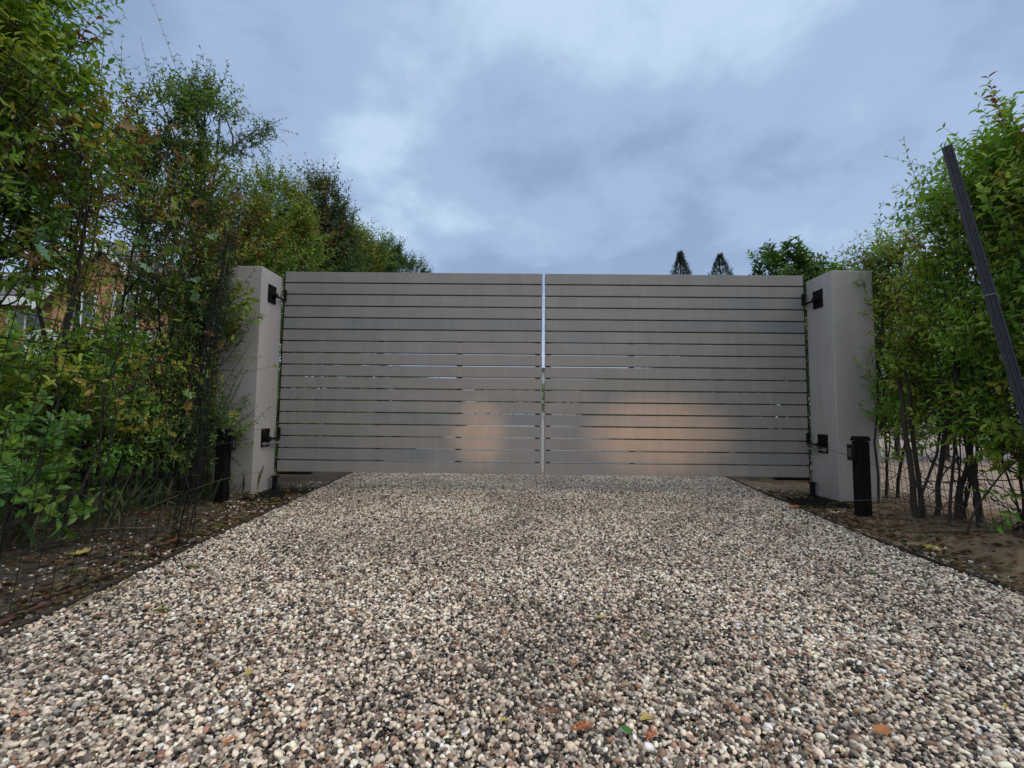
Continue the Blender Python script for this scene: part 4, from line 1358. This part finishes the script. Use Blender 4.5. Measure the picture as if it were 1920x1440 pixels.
# grass and weeds (uncountable)
a = Acc()
n = 26000
gx_ = -3.15 - rng.exponential(1.8, n); gy_ = rng.uniform(2.0, 14, n)
pos = np.stack([gx_, gy_, .01 + rise(gy_)], -1)
d = np.stack([rng.normal(0, .35, n), rng.normal(0, .35, n), np.ones(n)], -1)
add_leaves(a, pos, d, rng.normal(0, 1, (n, 3)), rng.uniform(.05, .14, n), rng.uniform(.006, .012, n), BRIGHT[rng.integers(0, 4, n)] * rng.uniform(.8, 1.3, (n, 1)), T_SIMPLE)
n = 2600
gx_ = rng.uniform(-3.3, -2.15, n); gy_ = rng.uniform(2.1, 4.3, n)
k = rng.random(n) < np.clip((-gx_ - 2.1), .1, 1); gx_, gy_ = gx_[k], gy_[k]; n = len(gx_)
pos = np.stack([gx_, gy_, soil_z(gx_, gy_)], -1)
d = np.stack([rng.normal(.1, .6, n), rng.normal(0, .6, n), np.ones(n)], -1)
add_leaves(a, pos, d, rng.normal(0, 1, (n, 3)), rng.uniform(.08, .26, n), rng.uniform(.004, .008, n), np.array([[.07, .12, .03], [.14, .13, .06], [.05, .10, .03]])[rng.integers(0, 3, n)], T_SIMPLE)
tag(a.build('grass', M_LEAF), 'bright lawn grass and long blades at the foot of the left hedge', 'grass', kind='stuff')

# leaf litter along both edges (uncountable)
a = Acc()
n = 4200
side = rng.random(n) < .6
ly = rng.uniform(1.0, 4.3, n)
lx = np.where(side, edgeL(ly) - rng.exponential(.35, n) + .01, edgeR(ly) + rng.exponential(.30, n) + .02)
pos = np.stack([lx, ly, soil_z(lx, ly) + .008], -1)
LIT = np.array([[.16, .07, .03], [.10, .05, .028], [.21, .11, .045], [.07, .04, .025], [.20, .16, .05], [.08, .11, .03]])
th = rng.uniform(0, 6.28, n)
L = rng.uniform(.018, .05, n)
add_leaves(a, pos, np.stack([np.cos(th), np.sin(th), rng.normal(.05, .15, n)], -1), rng.normal(0, .3, (n, 3)) + [0, 0, 1], L, L * rng.uniform(.4, .7, n), LIT[rng.integers(0, 6, n)] * rng.uniform(.6, 1.1, (n, 1)), T_FINE)
tag(a.build('leaf_litter', M_LEAF), 'brown leaf litter scattered over the soil beside the drive', 'leaf litter', kind='stuff')

# ------------------------------------------------------------------ fallen leaves on the gravel, each a thing
M_FALL = mat_leaf('fallen_leaf', .5, .1)


def leaf_mesh(kind, col):
    a = Acc()
    L = 1.0
    z = np.zeros((1, 3)); d = np.array([[1., 0, 0]]); nn = np.array([[0, 0, 1.]])
    if kind == 'frond':
        a.tube([(0, 0, 0), (.5, .02, .06), (1, 0, .03)], [.03, .02, .008], 4, col)
        for s in np.linspace(.1, .95, 9):
            for sg in (-1, 1):
                w = .42 * (1 - abs(s - .45))
                add_leaves(a, np.array([[s, 0, .05]]), np.array([[.75, sg, .15]]), nn, np.array([w]), np.array([.075]), np.array([col]), T_SIMPLE)
    elif kind == 'lobed':
        add_leaves(a, z, d, nn, np.array([L]), np.array([.95]), np.array([col]), T_LOBED)
        a.tube([(.25, 0, 0), (-.1, .01, .02), (-.35, .04, 0)], [.02, .014, .01], 4, col)
    else:
        add_leaves(a, z, d, nn, np.array([L]), np.array([.55 if kind == 'oval' else .36]), np.array([col]), T_FINE)
        a.tube([(.05, 0, 0), (-.18, .02, .01)], [.018, .012], 4, col)
    V = np.concatenate(a.v)
    return a


_cache = {}


def fallen(x, y, kind, col, size, rot, label, grp=None, name='fallen_leaf', tilt=0.1):
    key = (kind, tuple(col))
    if key not in _cache:
        o = leaf_mesh(kind, col).build(name, M_FALL)
        _cache[key] = o.data
    else:
        o = bpy.data.objects.new(name, _cache[key]); COL.objects.link(o)
    h = .010 + .010 * (float(vnoise(x, y, 1.7, 21)) - .5)
    if not (edgeL(y) < x < edgeR(y)): h = float(soil_z(x, y)) + .012
    o.location = (x, y, h)
    o.rotation_euler = (random.uniform(-tilt, tilt), random.uniform(-tilt, tilt), rot)
    o.scale = (size,) * 3
    tag(o, label, 'leaf', grp)


GRN = (.07, .20, .04); PGR = (.27, .33, .20); OLV = (.13, .15, .03); ORG = (.46, .15, .05); BRN = (.17, .07, .035); YEL = (.40, .32, .08); DKB = (.05, .03, .02)
fallen(.24, 1.00, 'oval', GRN, .036, 2.0, 'bright green oval leaf between two rusty fronds, nearest the camera')
fallen(.115, 1.01, 'frond', ORG, .050, .3, 'rusty orange cedar frond left of the green leaf, nearest the camera')
fallen(.268, .985, 'frond', ORG, .040, .9, 'small rusty orange frond touching the bright green leaf on its right')
fallen(.11, 1.28, 'oval', PGR, .034, 2.4, 'pale grey-green leaf on the gravel, middle foreground')
fallen(.39, 1.42, 'oval', OLV, .036, 1.7, 'dark olive leaf on the gravel, right of the pale green one')
fallen(.08, 1.07, 'lobed', BRN, .026, .3, 'crumpled dark red-brown leaf above the rusty orange frond')
fallen(1.50, 2.04, 'oval', GRN, .050, .4, 'green leaf lying on the gravel at right, halfway to the pillar')
fallen(1.77, 2.97, 'slim', OLV, .075, .15, 'long olive leaf on the gravel before the right motor box')
fallen(1.76, 3.14, 'slim', YEL, .055, 2.8, 'yellowish leaf on the gravel near the right motor box')
fallen(2.04, 3.52, 'lobed', ORG, .085, .2, 'orange-brown curled leaf beside the right motor box')
fallen(2.04, 2.34, 'lobed', YEL, .085, .9, 'pale yellow lobed leaf on the soil at the right drive edge')
fallen(-1.05, 3.74, 'lobed', DKB, .062, .2, 'dark brown crumpled leaf on the left half of the drive near the gate')
fallen(-.88, 4.45, 'lobed', ORG, .055, .2, 'small orange leaf close to the left gate leaf')
fallen(-1.39, 1.99, 'slim', OLV, .085, .3, 'olive leaf on the gravel by the rolled end of the left fence')
fallen(-1.18, 1.55, 'slim', OLV, .065, .5, 'narrow olive leaf on the gravel right of the left fence')
fallen(-1.72, 2.35, 'lobed', ORG, .075, .5, 'orange leaf on the soil behind the rolled end of the left fence')
fallen(-1.95, 2.10, 'lobed', YEL, .07, 1.5, 'yellow-brown leaf on the soil behind the left fence')
fallen(-2.35, 2.95, 'lobed', (.38, .06, .04), .05, .5, 'small red leaf on the bare soil behind the left fence')
fallen(.50, 1.08, 'frond', (.36, .14, .05), .035, 2.0, 'short rusty frond on the gravel right of the green leaf')
fallen(.76, 1.02, 'lobed', (.40, .16, .05), .040, .7, 'orange leaf flake among the pebbles at the bottom, right of the middle')
cols = [(ORG, 'small orange-brown leaf flake lying on the gravel'), (BRN, 'small dark brown leaf flake lying on the gravel'), (YEL, 'small yellow leaf flake lying on the gravel'), (OLV, 'small olive green leaf flake lying on the gravel')]
for k in range(74):
    y = .85 + 3.4 * random.random() ** 1.4
    x = random.uniform(float(edgeL(y)) + .05, float(edgeR(y)) - .05)
    if random.random() < .35: x = float(edgeL(y)) + .05 + random.expovariate(5)
    c, lb = cols[random.choices(range(4), (5, 4, 2, 2))[0]]
    fallen(x, y, random.choice(('lobed', 'slim', 'oval')), c, random.uniform(.016, .032), random.uniform(0, 6.2), lb, 'scattered leaf flakes on the gravel')

# strip of reddish bark along the near end of the left edging, dry sticks on the soil
for (pts, r, lab, col) in (
        ([(-1.60, 1.20, .004), (-1.565, 1.42, .008), (-1.585, 1.60, .004)], (.009, .011, .004), 'reddish-brown piece of bark lying along the left fence foot', (.09, .04, .025)),
        ([(-1.49, 1.58, .008), (-1.47, 1.75, .012), (-1.50, 1.88, .008)], (.003, .004, .002), 'yellowish stick lying across the left edging', (.22, .16, .07)),
        ([(2.35, 2.72, .03), (2.75, 2.70, .045), (3.1, 2.85, .07)], (.008, .006, .003), 'thin pale twig on the soil under the right hedge', (.16, .12, .07)),
        ([(-1.95, 2.62, .02), (-2.3, 2.5, .03), (-2.7, 2.42, .06)], (.006, .005, .003), 'thin dry twig on the soil behind the left fence', (.12, .09, .05))):
    a = Acc()
    P = np.array(pts); s = np.linspace(0, 1, 9)
    Q = np.stack([np.interp(s, [0, .5, 1], P[:, i]) for i in range(3)], -1) + rng.normal(0, .003, (9, 3))
    a.tube(Q, np.interp(s, [0, .5, 1], r), 6, col)
    tag(a.build('stick', M_BARK, smooth=True), lab, 'stick')
